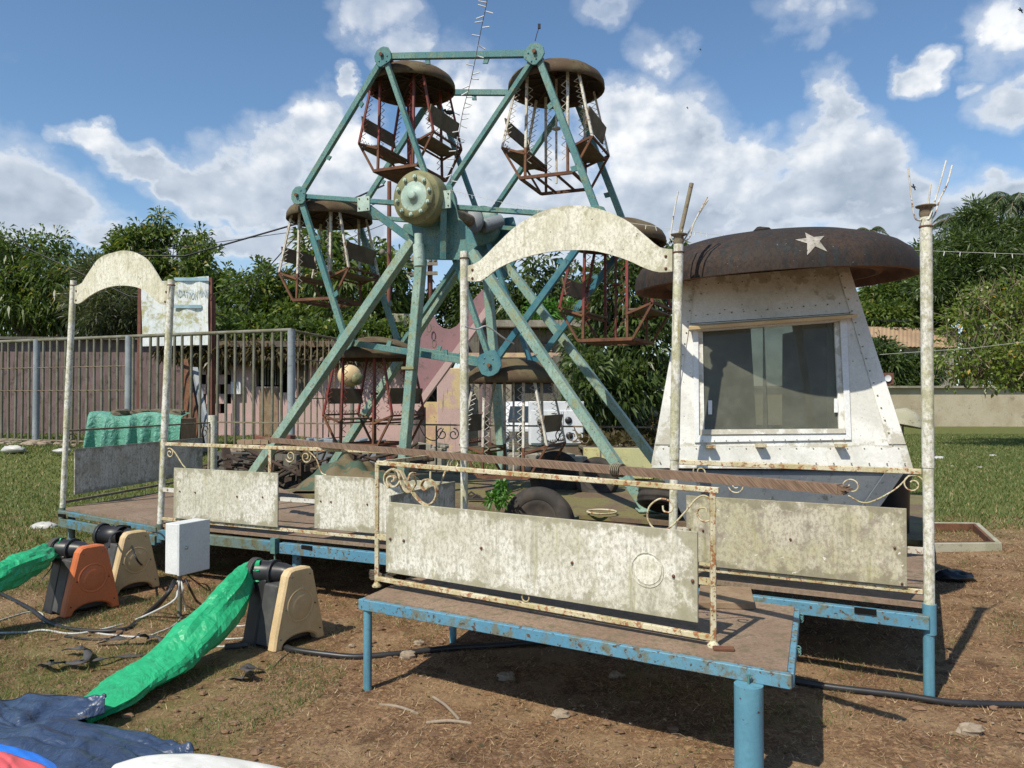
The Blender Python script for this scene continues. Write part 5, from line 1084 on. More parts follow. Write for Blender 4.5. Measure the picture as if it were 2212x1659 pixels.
# A legs
kf = -.22
def leg(p0, p1, mat, w=.095, up=vW): mb = MB(); mb.beam(p0, p1, w, w * 1.15, up=up); mb.box(p1 + Zv * .0, .22, .22, .02); return part('leg', mb, M['teal_pale'], fw, bevel=.006)
ft = lambda x, y, z=DK: WZ(x, y, z)
leg(hn(893, 520, -.2), WZ(528, 1052, .48), 'teal', .105); leg(hn(910, 560, -.22), WZ(866, 1068, DK), 'teal', .10); leg(hn(1020, 545, -.2), WZ(1400, 1102, DK), 'teal', .10)
kr = WW + .22; hr = lambda x, y: WP(x, y, C0 + vW2 * kr, vW2)
leg(hr(1015, 540), WP(690, 1050, C0 + vW2 * kr, vW2), 'teal', .10); leg(hr(1052, 590), WP(1091, 1058, C0 + vW2 * kr, vW2), 'teal', .10); leg(hr(1085, 560), WP(1462, 1058, C0 + vW2 * kr, vW2), 'teal', .10)
mb = MB(); mb.prism([hr(x, y) for x, y in ((1010, 480), (1110, 470), (1130, 540), (1095, 600), (1020, 600), (990, 550))], vW2 * -.04); part('head_plate', mb, M['teal_dark'], fw)
mb = MB(); c = C0 + vW2 * (WW * .75); mb.lathe([(0, -.06), (.17, -.05), (.17, .0), (.1, .05), (.1, .2), (0, .2)], c, vW2, 24); mb.tube([c + vW2 * .1 + Vector((.1, 0, -.04)), c + vW2 * .1 + Vector((.33, .1, .05))], .09, 14); part('gearbox', mb, M['booth_low'], fw)
mb = MB(); p = hn(795, 753, 0) if 0 else None
a = WP(885, 795, C0 + vW2 * kf, vW2); mb.box(a, .16, .1, .03, ax=uW); part('leg_clamp', mb, M['drum'], fw)
mb = MB(); mb.tube(bez([W(1003, 705, 5.3), W(1030, 711, 5.4), W(1052, 705, 5.5), W(1085, 728, 5.6), W(1110, 742, 5.7)]), .006, 5); single('white_wire', mb, M['white_wire'], 'loose white wire dangling from the left post of the large arch', 'wire')

# gondolas
def make_gondola(rodmat, canmat='canopy', plate=True):
    t = thing('gondola', 'x', 'gondola', (0, 0, 0), 0, 'gondolas hanging from the ferris wheel'); INV[t.name] = Matrix.Identity(4); HW = .36
    mb = MB(); mb.lathe([(0, .10), (.12, .095), (.30, .06), (.44, .0), (.52, -.06), (.555, -.12), (.56, -.19), (.545, -.195), (.54, -.12)], (0, 0, 0), (0, 0, 1), 36); cn = part('canopy', mb, M[canmat], t, True)
    mb = MB(); mb.lathe([(.54, -.12), (.42, -.04), (.2, .03), (0, .05)], (0, 0, -.02), (0, 0, 1), 36)
    for i in range(8): a = i * math.pi / 4; mb.beam((0, 0, -.04), (.54 * math.cos(a), .54 * math.sin(a), -.15), .02, .025)
    mb.lathe([(.36, -.10), (.37, -.12), (.38, -.10), (.37, -.09), (.36, -.10)], (0, 0, 0), (0, 0, 1), 24); part('canopy_lining', mb, M['canopy_in'], cn, True)
    rm = M[rodmat]; rs_ = M['rust']
    for sy in (-1, 1):
        for sx in (-1, 1):
            y = sy * HW; k = Vector((sx * .53, y, -.90)); f_ = Vector((sx * .31, y, -1.27)); tp = Vector((sx * .36, y * .9, -.13)); tv = Vector((sx * .24, y * .9, -.10)); bv = Vector((sx * .25, y, -1.25))
            mb = MB(); mb.beam(tp, k, .025); part('outer_rod', mb, rm, t, True)
            mb = MB(); mb.beam(tv, lerp(tv, bv, .72), .027); r2 = part('inner_rod', mb, rm, t, True)
            mb = MB(); mb.beam(lerp(tv, bv, .72), bv, .027); part('rod_foot', mb, rs_, r2, True)
            mb = MB(); mb.beam(k, f_, .024); mb.beam(k, Vector((sx * .25, y, -1.0)), .024); part('knee_strut', mb, rs_, t, True)
            for p_, q_, in_ in ((tp, k, -sx), (tv, lerp(tv, bv, .95), -sx if False else sx * -1)):
                mb = MB(); n = 22; P = []
                for i in range(n): c = lerp(p_, q_, .12 + .85 * i / n); P.append(c + Vector((in_ * (.014 + .058 * (i % 2)), 0, 0)))
                mb.tube(P, .0062, 3, False, False); part('zigzag_wire', mb, rm, t, True)
    for sx in (-1, 1):
        mb = MB(); mb.box((sx * .37, 0, -.955), .27, .70, .02, az=(sx * -.25, 0, 1)); part('seat', mb, M['seat'], t, True)
        mb = MB(); mb.box((sx * .475, 0, -.66), .016, .72, .2, az=(sx * .22, 0, 1), ax=(1, 0, -sx * .22)); part('backrest', mb, M['seat'], t, True)
        mb = MB(); mb.beam((sx * .53, -HW, -.90), (sx * .53, HW, -.90), .022); mb.beam((sx * .25, -HW, -1.0), (sx * .25, HW, -1.0), .02); P = [Vector((sx * (.50), -HW + .72 * i / 22, -.885 + .04 * (i % 2))) for i in range(23)]; mb.tube(P, .004, 3, False, False); part('seat_bar', mb, rs_, t, True)
    mb = MB()
    for sy in (-1, 1): mb.beam((-.31, sy * HW, -1.27), (.31, sy * HW, -1.27), .03, .035)
    for sx in (-1, 1): mb.beam((sx * .31, -HW, -1.27), (sx * .31, HW, -1.27), .03, .03); mb.beam((sx * .12, -HW, -1.275), (sx * .12, HW, -1.275), .022, .022)
    part('floor_frame', mb, rs_, t, True)
    if plate: mb = MB(); mb.box((0, -.12, -1.285), .5, .42, .012); part('floor_plate', mb, rs_, t, True)
    mb = MB(); mb.tube([(0, 0, -.03), (0, 0, -1.27)], .014, 8); mb.lathe([(.02, 0), (.05, .01), (.05, .03), (.02, .04)], (0, 0, -.65), (0, 0, 1), 12); part('centre_pole', mb, rm, t, True)
    return t
def copy_tree(o, parent=None):
    c = o.copy(); COL.objects.link(c); c.parent = parent
    for ch in [x for x in bpy.data.objects if x.parent == o]: copy_tree(ch, c)
    return c
gR = make_gondola('red'); gW = make_gondola('white_rust', plate=False)
plan = [(0, gR, 'red-rodded gondola hanging at the upper left of the wheel', 0), (1, gW, 'white-rodded gondola hanging at the upper right of the wheel', 0), (2, gR, 'red-rodded gondola half hidden behind the right post of the large arch', 1), (3, gW, 'white-rodded gondola at the bottom right, behind the long plank', 1), (4, gR, 'red-rodded gondola at the bottom left beside the hanging round lamp', 1), (5, gW, 'white-rodded gondola hanging at the far left of the wheel', 1)]
for i, g, lb, cp in plan:
    o = copy_tree(g) if cp else g
    o.location = wp(ANG[i], RW, WW / 2) ; o.rotation_euler = (0, 0, -yaw + [.0, .04, -.05, .06, -.04, .05][i]); o['label'] = lb

# ------------------------------------------------------------------ ticket booth
bo = thing('control_booth', 'white riveted booth with a big window and mushroom-shaped star roof', 'booth', (1.78, 5.9, DK))
WL = Vector((.925, 5.12, 1.155)); WR = Vector((2.60, 5.0, 1.155)); uD = (WR - WL).normalized(); vD = Vector((-uD.y, uD.x, 0)); DEP = 1.6
TL = W(1478, 603, 5.36); TR = W(1832, 573, 5.27); TR.z = TL.z = 2.46
nface = (WR - WL).cross(TL - WL).normalized()
if nface.y > 0: nface = -nface
fp = lambda x, y: WP(x, y, WL, nface)
wn = [fp(1510, 941), fp(1826, 938), fp(1813, 694), fp(1508, 716)]       # window hole BL BR TR TL
def quadring(mb, outer, inner, th):
    for i in range(4): j = (i + 1) % 4; mb.prism([outer[i], outer[j], inner[j], inner[i]], th)
TRf = WP(1832, 573, WL, nface); TLf = WP(1478, 603, WL, nface)
mb = MB(); quadring(mb, [WL, WR, TRf, TLf], wn, nface * -.025); part('front_wall', mb, M['booth'], bo)
BLb = WL + vD * 1.3 + uD * .38; BRb = WR + vD * 1.3 - uD * .1; TLb = TLf + vD * .9 + uD * .24; TRb = TRf + vD * .9 - uD * .1
mb = MB(); mb.prism([WL + uD * .005, TLf, TLb, BLb], uD * .02); mb.prism([WR, BRb, TRb, TRf], uD * -.02); part('side_wall', mb, M['booth'], bo)
nb = (BRb - BLb).cross(TLb - BLb).normalized(); hole = [lerp(lerp(BLb, BRb, a), lerp(TLb, TRb, a), b) for a, b in ((.52, .04), (.90, .04), (.90, .90), (.52, .90))]
mb = MB(); quadring(mb, [BLb, BRb, TRb, TLb], hole, -vD * .02); part('back_wall', mb, M['canopy_in'], bo)
mb = MB(); mb.prism([p + Vector((0, 0, .0)) for p in (WL, WR, BRb, BLb)], Zv * -.02); part('counter_floor', mb, M['wood'], bo)
# lower hull
HL = W(1525, 1226, 5.25); HR = W(1815, 1226, 5.2); HL.z = HR.z = DK; HLb = HL + vD * 1.0 + uD * .3; HRb = HR + vD * 1.0; w0 = [p + (Vector((0, .012, -.03))) for p in (WL + uD * .05, WR - uD * .05, BRb - uD * .05, BLb + uD * .05)]
mb = MB(); mb.add(w0 + [HL, HR, HRb, HLb], [(0, 1, 5, 4), (1, 2, 6, 5), (2, 3, 7, 6), (3, 0, 4, 7), (4, 5, 6, 7), (0, 3, 2, 1)]); part('lower_hull', mb, M['booth_low'], bo, bevel=.02)
mb = MB(); ul = (HR - w0[1]); 
mb.prism([lerp(w0[1], HR, .0) + Vector((0, -.012, 0)), lerp(w0[1], HR, 1.) + Vector((0, -.012, 0)), HR + Vector((-.12, -.012, 0)), w0[1] + Vector((-.12, -.012, 0))], (0, .01, 0)); mb.prism([w0[0] + Vector((0, -.012, 0)), w0[0] + Vector((.12, -.012, 0)), HL + Vector((.12, -.012, 0)), HL + Vector((0, -.012, 0))], (0, .01, 0)); part('hull_strap', mb, M['booth_low'], bo)
# skirt strip, seams, corner straps, rivets
of = nface * .004
mb = MB()
e1 = [WL - Zv * .02 + uD * .0, WR - Zv * .02, lerp(WR, TRf, .10), lerp(WL, TLf, .10)]; mb.prism([p + of * 1.5 for p in e1], nface * .006)
for a, b in ((WL, TLf), (WR, TRf)):
    s = uD * (.11 if a is WL else -.11); mb.prism([lerp(a, b, .105) + of, lerp(a, b, .105) + s + of, b + s * .75 + of, b + of], nface * .005)
part('corner_strap', mb, M['booth'], bo, bevel=.002)
fr_o = [fp(1500, 957), fp(1838, 951), fp(1828, 688), fp(1496, 706)]; mb = MB(); quadring(mb, [p + of for p in fr_o], [p + of for p in wn], nface * .010); wf = part('window_frame', mb, M['white_gloss'], bo, bevel=.002)
mb = MB(); q = [fp(1516, 940), fp(1824, 937), fp(1824, 927), fp(1516, 929)]; mb.prism([p + nface * .012 for p in q], nface * .012); mb.prism([fp(1510, 941), fp(1522, 941), fp(1518, 716), fp(1508, 716)], nface * -.03); mb.prism([fp(1814, 938), fp(1826, 938), fp(1813, 694), fp(1803, 695)], nface * -.03); part('sill', mb, M['booth'], wf)
for x0, x1 in ((1512, 1660), (1650, 1822)):
    mb = MB(); k = -.012 if x0 < 1600 else -.022; q = [fp(x0, 941) + nface * k, fp(x1, 939) + nface * k, fp(x1 - 8, lerp(716, 694, (x1 - 1510) / 310)) + nface * k, fp(x0, lerp(716, 694, (x0 - 1510) / 310)) + nface * k]; mb.prism(q, nface * -.004); part('glass_pane', mb, M['glass'], wf)
mb = MB()
for x, y in ((1534, 880), (1806, 876)): mb.prism([fp(x - 4, y + 15) + nface * -.004, fp(x + 4, y + 15) + nface * -.004, fp(x + 4, y - 15) + nface * -.004, fp(x - 4, y - 15) + nface * -.004], nface * .006)
part('window_pull', mb, M['white_gloss'], wf)
mb = MB()
q = [fp(1483, 711), fp(1842, 685), fp(1840, 678), fp(1490, 702)]; o = nface * .09 + Zv * -.01; mb.add([q[3] + of, q[2] + of, q[1] + o + of, q[0] + o + of, q[3] + of - Zv * .012, q[2] + of - Zv * .012, q[1] + o - Zv * .02, q[0] + o - Zv * .02], [(0, 1, 2, 3), (4, 7, 6, 5), (3, 2, 6, 7), (0, 3, 7, 4), (1, 5, 6, 2)]); part('window_awning', mb, M['cream'], bo)
mb = MB()
for a, b in ((WL, TLf), (WR, TRf)):
    s = uD * (.09 if a is WL else -.09)
    for i in range(15): bolt(mb, lerp(a, b, .1 + i * .06) + s * (1 - .2 * i / 14) + of * 2.2, nface, .007)
for i in range(15): t = (i + .5) / 15; bolt(mb, lerp(e1[0], e1[1], t) + Zv * .04 + of * 3.2, nface, .006); bolt(mb, lerp(e1[3], e1[2], t) - Zv * .02 + of * 3.2, nface, .006)
for i in range(13):
    t = (i + .5) / 13; bolt(mb, lerp(lerp(WL, WR, .1), lerp(WL, WR, .9), t) * .0 + fp(lerp(1490, 1826, t), lerp(683, 655, t)) + of, nface, .006); bolt(mb, fp(lerp(1486, 1825, t), lerp(618, 592, t)) + of, nface, .006)
    bolt(mb, fp(lerp(1504, 1834, t), lerp(953, 949, t)) + of * 3.7, nface, .004)
part('rivet', mb, M['frame_grey'], bo)
mb = MB(); mb.beam(fp(1480, 700) + of * .4, fp(1838, 676) + of * .4, .003, .004, up=nface); mb.beam(fp(1415, 968) + of, fp(1500, 968) + of, .004, .004); mb.beam(fp(1840, 963) + of, fp(1950, 963) + of, .004, .004); part('seam', mb, M['dark'], bo)
for x, y in ((1532, 968), (1640, 966), (1811, 966)):
    mb = MB(); p = fp(x, y); mb.prism([p + uD * -.028, p + uD * .028, p + uD * .028 + nface * .085 - Zv * .012, p + uD * -.028 + nface * .085 - Zv * .012], Zv * .022); mb.prism([p + uD * -.024 - Zv * .08 + of, p + uD * .024 - Zv * .08 + of, p + uD * .024 + of, p - uD * .024 + of], nface * .006); part('bracket', mb, M['rail'], bo)
    mb = MB(); p = p + nface * .03
# dark boards added inside to darken both sides of the window
for x0, x1 in ((1512, 1632), (1722, 1824)):
    mb = MB(); q = [fp(x0, 941), fp(x1, 941), fp(x1, 690), fp(x0, 712)]; mb.prism([p + vD * .35 + Zv * .0 for p in q], vD * .01); part('darkening_board', mb, M['canopy_in'], bo)
mb = MB(); mb.box(W(1690, 990, 5.9), .3, .3, .5); part('stool', mb, M['wood'], bo)
# dome roof
DCn = Vector((1.885, 5.60, 2.425)); DA = Vector((-.045, -.03, 1)).normalized(); DX = Vector((1, 0, .045)).normalized(); prof = [(.975, 0), (.975, .05), (.965, .10), (.93, .16), (.86, .215), (.75, .265), (.59, .31), (.4, .342), (.2, .360), (0, .365)]
mb = MB(); mb.lathe(prof, DCn, DA, 72, xa=DX); rf = part('dome_roof', mb, M['dome'], bo)
mb = MB(); mb.lathe([(.975, 0), (.93, .0), (.91, .05), (.89, .075), (.76, .08), (.74, .03), (.70, .03), (.68, .09), (0, .1)], DCn, DA, 72, xa=DX); part('roof_lining', mb, M['rust'], rf)
def dome_pt(a, s, off=.005):
    rs_ = np.array([p[0] for p in prof]); zs = np.array([p[1] for p in prof]); L_ = np.concatenate([[0], np.cumsum(np.hypot(np.diff(rs_), np.diff(zs)))]); s = min(max(s, 0), L_[-1]); r = np.interp(s, L_, rs_); z = np.interp(s, L_, zs); DY = DA.cross(DX)
    r2 = np.interp(s + .02, L_, rs_); z2 = np.interp(s + .02, L_, zs); nr, nz = (z2 - z), -(r2 - r); l = math.hypot(nr, nz); nr /= l; nz /= l
    return DCn + DX * ((r + nr * off) * math.cos(a)) + DY * ((r + nr * off) * math.sin(a)) + DA * (z + nz * off)
mb = MB(); a0 = R_(-93); s0 = .175; rows = []
for i in range(10):
    r = .108 if i % 2 == 0 else .043; an = i * math.pi / 5 + math.pi / 2 + .12; rows.append([(a0 + r * k / 8 * math.cos(an) / 1.0, s0 + 1.1 * r * k / 8 * math.sin(an)) for k in range(9)])
vs = [dome_pt(*rows[i][k]) for i in range(10) for k in range(9)]; mb.add(vs, [(i * 9 + k, i * 9 + k + 1, ((i + 1) % 10) * 9 + k + 1, ((i + 1) % 10) * 9 + k) for i in range(10) for k in range(8)], True); part('star', mb, M['star'], rf)
mb = MB(); mb.blob(dome_pt(R_(-112), .60, .0), .06, .04, .02, 8, 5, .5, True); part('lifted_flap', mb, M['dome'], rf)

# ------------------------------------------------------------------ blowers, tubes, cabinet
def blower(label, fpnt, az, mat, h=.5, L=.42, duct=True):
    """fpnt: front bottom corner of the visible end panel; az: direction in which the panel runs back"""
    t = thing('air_blower', label, 'blower', tuple(fpnt), 0, 'bouncy castle blowers'); a = Vector((math.sin(az), math.cos(az), 0)); s = Vector((-a.y, a.x, 0))
    def panel(o, name):
        mb = MB(); out = [(0, 0), (L * .16, 0)]; out += [(L * .5 - L * .34 * math.cos(q), .012 + L * .15 * math.sin(q)) for q in np.linspace(.1, math.pi - .1, 10)]; out += [(L * .84, 0), (L, 0), (L * .96, .1), (L * .76, h * .92), (L * .70, h * .985), (L * .62, h), (L * .38, h), (L * .30, h * .985), (L * .24, h * .92), (L * .04, .1)]
        P = [fpnt + o + a * x + Zv * z for x, z in out]; mb.prism(P, s * .075); p = part(name, mb, M[mat], t, bevel=.012)
        mb = MB(); c = fpnt + o + a * L * .5 + Zv * h * .52
        mb.lathe([(.095, 0), (.1, .004), (.107, .004), (.112, 0)], c, -s, 32); mb.lathe([(.0, .006), (.05, .006), (.085, .003), (.09, .0)], c, -s, 32); part('disc', mb, M[mat], p)
        mb = MB()
        for x, z in ((.33, .9), (.67, .9), (.22, .5), (.78, .5), (.12, .15), (.88, .15)): bolt(mb, fpnt + o + a * L * x + Zv * h * z, -s, .006)
        part('screw', mb, M['black_plastic'], p)
    panel(Vector((0, 0, 0)), 'end_panel')
    mb = MB(); mb.prism([fpnt + s * .07 + a * x + Zv * z for x, z in ((L * .02, .02), (L * .98, .02), (L * .82, h * .8), (L * .18, h * .8))], s * .13); part('casing', mb, M['grey_plastic'], t, bevel=.01)
    mb = MB(); mb.prism([fpnt + s * .20 + a * x + Zv * z for x, z in ((0, .0), (L, .0), (L * .80, h * .84), (L * .2, h * .84))], s * .13); part('casing', mb, M['black_plastic'], t, bevel=.01)
    c = fpnt + a * L * .5 + Zv * (h * .9)
    if duct:
        mb = MB(); mb.tube([c + s * .085, c + s * .16, c + s * .22 - a * .05 + Zv * .0, c + s * .34 - a * .10], [.045, .06, .075, .08], 18); mb.tube([c + s * .2 - a * .04, c + s * .215 - a * .045], .088, 18); part('air_duct', mb, M['black_plastic'], t)
    return t, a, s, c
f1 = WZ(592, 1413, 0); b1, a_, s_, cdu = blower('cream blower on the bare ground left of the step table', f1, .60, 'cream')
f2 = WZ(137, 1338, 0); b2, a2_, s2_, cd2 = blower('orange blower at the left edge of the picture', f2, .60, 'orange')
f3 = WZ(240, 1290, 0); b3, a3_, s3_, cd3 = blower('cream blower standing behind the orange one', f3, .62, 'cream')
mb = MB(); e_ = cd3 + s3_ * .34 - a3_ * .1; mb.lathe([(.095, 0), (.1, .02), (.08, .03), (.078, -.2)], e_, s3_ - a3_ * .3, 20); part('duct_mouth', mb, M['black_plastic'], b3)
def softtube(label, pts, hw, hh, mat, neck=None, nz=.012, seed=1):
    P = bez(pts, 54); n = len(P); rq = random.Random(seed); H = np.interp(np.linspace(0, 1, n), np.linspace(0, 1, len(hw)), hw); Hh = np.interp(np.linspace(0, 1, n), np.linspace(0, 1, len(hh)), hh); seg = 22; rows = []
    for i, p in enumerate(P):
        t = (P[min(i + 1, n - 1)] - P[max(i - 1, 0)]).normalized(); sd = t.cross(Zv).normalized(); up = sd.cross(t).normalized(); row = []
        for k in range(seg + 1):
            a = 2 * math.pi * k / seg; w = 1 + .11 * math.sin(3 * a + i * .13 + seed) + .05 * math.sin(7 * a + i * .31) + .06 * math.sin(i * .5 + a) - .10 * abs(math.sin(4 * a + 1.1 * math.sin(i * .17 + seed) + i * .04)) ** 6 + (.10 * math.sin(9 * a) * max(0, 1 - i / 9))
            w += rq.uniform(-.035, .035)
            q = p + sd * (H[i] * math.cos(a) * w) + up * (Hh[i] * math.sin(a) * w)
            g = float(gh(q.x, q.y)) + .004
            if q.z < g: q.z = g
            row.append(q)
        row[-1] = row[0].copy(); rows.append(row)
    mb = MB(); mb.grid(rows, False); o = single('inflation_tube', mb, M[mat], label, 'fabric tube', 'green inflation tubes'); return o
nk = cdu + s_ * .33 - a_ * .10
softtube('long green fabric tube running from the cream blower down to the blue tarp', [nk + Vector((.04, 0, 0)), nk + Vector((-.06, -.03, -.01)), W(492, 1300, 4.85), W(430, 1370, 4.62), W(370, 1425, 4.42), W(300, 1470, 4.2), WZ(235, 1512, .05), WZ(165, 1548, .02)], [.085, .07, .125, .135, .145, .15, .15, .15], [.085, .075, .12, .11, .085, .06, .04, .02], 'green_cloth')
nk2 = cd2 + s2_ * .33 - a2_ * .10
softtube('green fabric tube leaving the left edge from the orange blower', [nk2 + Vector((.05, 0, 0)), nk2 + Vector((-.05, -.03, -.02)), W(70, 1215, 5.5), W(20, 1235, 5.3), W(-60, 1275, 5.1), W(-160, 1330, 4.9)], [.08, .07, .11, .12, .13, .13], [.08, .07, .09, .10, .10, .08], 'green_cloth', seed=3)
for b_, nkk, s__, a__ in ((b1, nk, s_, a_), (b2, nk2, s2_, a2_)):
    mb = MB(); 
    for j in range(3):
        o = nkk + s__ * (-.02 + .018 * j); ax_ = (s__ - a__ * .3).normalized(); y_ = ax_.cross(Zv).normalized(); mb.tube([o + y_ * .088 * math.cos(q) + Zv * .088 * math.sin(q) for q in np.linspace(0, 6.3, 20)], .008, 5)
    mb.tube(bez([nkk + Vector((0, -.09, 0)), nkk + Vector((.02, -.1, -.1)), nkk + Vector((-.05, -.11, -.2))]), .004, 4); part('tie_strap', mb, M['strap'], b_)

# electrical cabinet on a post
eb = thing('electric_box', 'white electrical box on a thin post in front of the platform', 'electrical box', (W(383, 1240, 5.58).x, 5.6, 0))
cr_ = W(383, 1243, 5.56); dr_ = Vector((.45, .89, 0)).normalized(); sl = Vector((-dr_.y, dr_.x, 0)); zb_, zt_ = .31, .675
mb = MB(); mb.prism([cr_ * 1, cr_ + dr_ * .27, cr_ + dr_ * .27 + sl * .13, cr_ + sl * .13], Zv * (zt_ - zb_)); part('box', mb, M['white_gloss'], eb, bevel=.004)
n_ = -sl; mb = MB(); q = cr_ + n_ * .002 ; mb.prism([q - Zv * .004 - dr_ * .004, q + dr_ * .274 - Zv * .004, q + dr_ * .274 + Zv * (zt_ - zb_ + .004), q - dr_ * .004 + Zv * (zt_ - zb_ + .004)], n_ * .018); do = part('door', mb, M['shaded_face'], eb, bevel=.003)
mb = MB(); mb.lathe([(.0, .012), (.008, .012), (.013, .006), (.014, 0)], cr_ + dr_ * .06 + Zv * .19 + n_ * .02, n_, 14); part('lock', mb, M['metal'], do)
mb = MB(); pp = cr_ + dr_ * .08 + sl * .07; pp.z = -.02; mb.tube([pp, pp + Zv * .36], .016, 10); part('post', mb, M['bar'], eb)
# cables on the ground
def gcable(pts, r, label, mat='wire', grp='cables on the ground', name='cable', z=None):
    P = []
    for p in pts:
        if len(p) == 3: P.append(W(*p))
        else: q = WZ(p[0], p[1], r); q.z = float(gh(q.x, q.y)) + r * .8; P.append(q)
    mb = MB(); mb.tube(bez(P, 12 * len(P)), r, 6); return single(name, mb, M[mat], label, 'cable', grp)
gcable([(384, 1255, 5.62), (384, 1275, 5.55), (372, 1300, 5.4), (300, 1335), (240, 1352), (160, 1366), (95, 1362), (60, 1366), (0, 1368), (-60, 1372)], .008, 'white cable curving from the electric box to the left edge', 'white_wire')
gcable([(388, 1255, 5.62), (388, 1270, 5.6), (400, 1318), (380, 1345), (345, 1363), (300, 1372), (200, 1362), (120, 1346), (95, 1342), (90, 1324), (60, 1320), (-10, 1345)], .0065, 'white cable with a small loop left of the orange blower', 'white_wire')
gcable([(392, 1255, 5.62), (395, 1280, 5.58), (398, 1308), (440, 1340), (520, 1352), (580, 1335)], .0065, 'short white cable passing behind the green tube', 'white_wire')
gcable([(555, 1380), (500, 1384), (455, 1384), (440, 1392), (460, 1399), (520, 1400)], .0065, 'white cable loop beside the cream blower foot', 'white_wire')
gcable([(376, 1255, 5.6), (360, 1285, 5.5), (310, 1330), (270, 1356), (180, 1358), (110, 1345), (60, 1310), (-20, 1275)], .016, 'thick black cable running left under the orange blower')
gcable([(380, 1255, 5.6), (366, 1280, 5.5), (330, 1322), (290, 1344), (250, 1372), (200, 1378), (140, 1372)], .008, 'thin black cable from the box to the tangle')
gcable([(400, 1250, 5.6), (412, 1275, 5.6), (425, 1300), (450, 1330)], .009, 'black cable leaning right from under the electric box')
gcable([(236, 1182, 5.9), (240, 1160, 6.3), (262, 1148, 6.4), (280, 1170, 6.4), (300, 1215, 6.3), (330, 1230), (345, 1225)], .008, 'black flex looping over the rear cream blower')
gcable([(330, 1150, 6.4), (350, 1155, 6.3), (372, 1190, 6.2), (380, 1225), (370, 1235)], .007, 'thin flex hanging behind the electric box')
hz = gcable([(618, 1398), (640, 1404), (700, 1410), (770, 1413), (860, 1408), (960, 1399), (1060, 1396), (1200, 1392), (1400, 1410), (1560, 1440), (1700, 1468), (1800, 1483), (1950, 1500), (2060, 1512), (2212, 1518), (2330, 1524)], .021, 'thick black hose on the dirt from the cream blower to the right edge', 'black_plastic', None, 'hose')
gcable([(590, 1440, ), (610, 1420), (640, 1402), (680, 1412), (694, 1425), (680, 1440), (630, 1450)], .004, 'thin brown cord lying over the hose', 'rail_dark')
mb = MB(); p = WZ(486, 1397, .03); mb.tube([p, p + Vector((.09, .03, 0))], .02, 10); mb.tube([p + Vector((.09, .03, 0)), p + Vector((.13, .04, 0))], .014, 8); single('cable_plug', mb, M['grey_plastic'], 'grey plug connector beside the cream blower foot', 'plug')
# webbing straps on the ground
def strap(pts, w, label):
    P = bez([Vector((WZ(x, y, h).x, WZ(x, y, h).y, h + .006)) for x, y, h in pts], 16 * len(pts)); rows = []
    for i, p in enumerate(P):
        t = (P[min(i + 1, len(P) - 1)] - P[max(i - 1, 0)]).normalized(); s = t.cross(Zv)
        s = (s.normalized() if s.length > .1 else Vector((1, 0, 0))) ; s = (s * .95 + Zv * .3 * math.sin(i * .22)).normalized(); rows.append([p - s * w / 2, p + s * w / 2])
    for r in rows:
        for q in r: q.z = max(q.z, .006)
    mb = MB(); mb.grid(rows); o = single('strap', mb, M['strap'], label, 'strap', 'grey webbing straps on the ground'); m_ = o.modifiers.new('s', 'SOLIDIFY'); m_.thickness = .004
strap([(210, 1392, .0), (250, 1380, .04), (280, 1382, .03), (300, 1372, .07), (320, 1378, .02), (345, 1378, .05), (358, 1398, .0)], .045, 'grey webbing strap nearest to the electric box')
strap([(90, 1438, .0), (110, 1432, .06), (140, 1432, .02), (180, 1430, .05), (190, 1408, .03), (170, 1400, .05), (140, 1405, .02)], .05, 'grey webbing strap at the far left, rolled over itself')
strap([(180, 1434, .02), (215, 1425, .04), (260, 1420, .015), (320, 1416, .01)], .03, 'straight end of webbing strap touching the green tube')
strap([(500, 1466, .0), (530, 1462, .03), (540, 1450, .07), (525, 1445, .05), (540, 1440, .05), (570, 1450, .01)], .05, 'coiled webbing strap on the dirt left of the table leg')
# stones and scraps
for i, (x, y, s, lb) in enumerate(((880, 1418, .05, 'pale stone on the dirt touching the hose left of the table leg'), (905, 1391, .035, 'small flat stone above the hose'), (1095, 1465, .05, 'stone in the table shadow beside the hose'), (2095, 1580, .055, 'grey stone on the dirt at the lower right'), (760, 1395, .02, 'tiny pebble near the hose'), (1210, 1545, .04, 'pale stone lying in the table shadow'), (1400, 1430, .05, 'stone under the middle of the table'), (1330, 1462, .045, 'round stone far under the table'))):
    p = WZ(x, y, 0); mb = MB(); mb.blob(p + Zv * s * .12, s * 1.1, s * .8, s * .6, 10, 7, .45, False, random.Random(i)); single('stone', mb, M['stone'], lb, 'stone', 'stones on the dirt')
for i, (a, b, lb) in enumerate((((818, 1527), (905, 1546), 'pale dry stick lying on the dirt, leftmost'), ((935, 1510), (992, 1558), 'bent pale husk with a dark end on the dirt'), ((920, 1567), (1020, 1567), 'pale dry stick, nearest to the camera'))):
    p, q = WZ(*a), WZ(*b); mb = MB(); mb.tube(bez([p + Zv * .012, lerp(p, q, .5) + Vector((0, .01, .018)), q + Zv * .008]), [.004] + [.009] * (len(bez([p, p, p])) - 2) + [.003], 6); single('dry_stick', mb, M['stone'], lb, 'stick', 'dry sticks on the dirt')
mb = MB(); rt_ = random.Random(11)
for i in range(170):
    p = WZ(rt_.uniform(560, 2200), rt_.uniform(1390, 1655), 0); s = rt_.uniform(.003, .008); mb.blob(p + Zv * s * .3, s * 1.4, s, s * .6, 5, 3, .4, False, rt_)
single('gravel', mb, M['stone'], kind='stuff')
mb = MB()
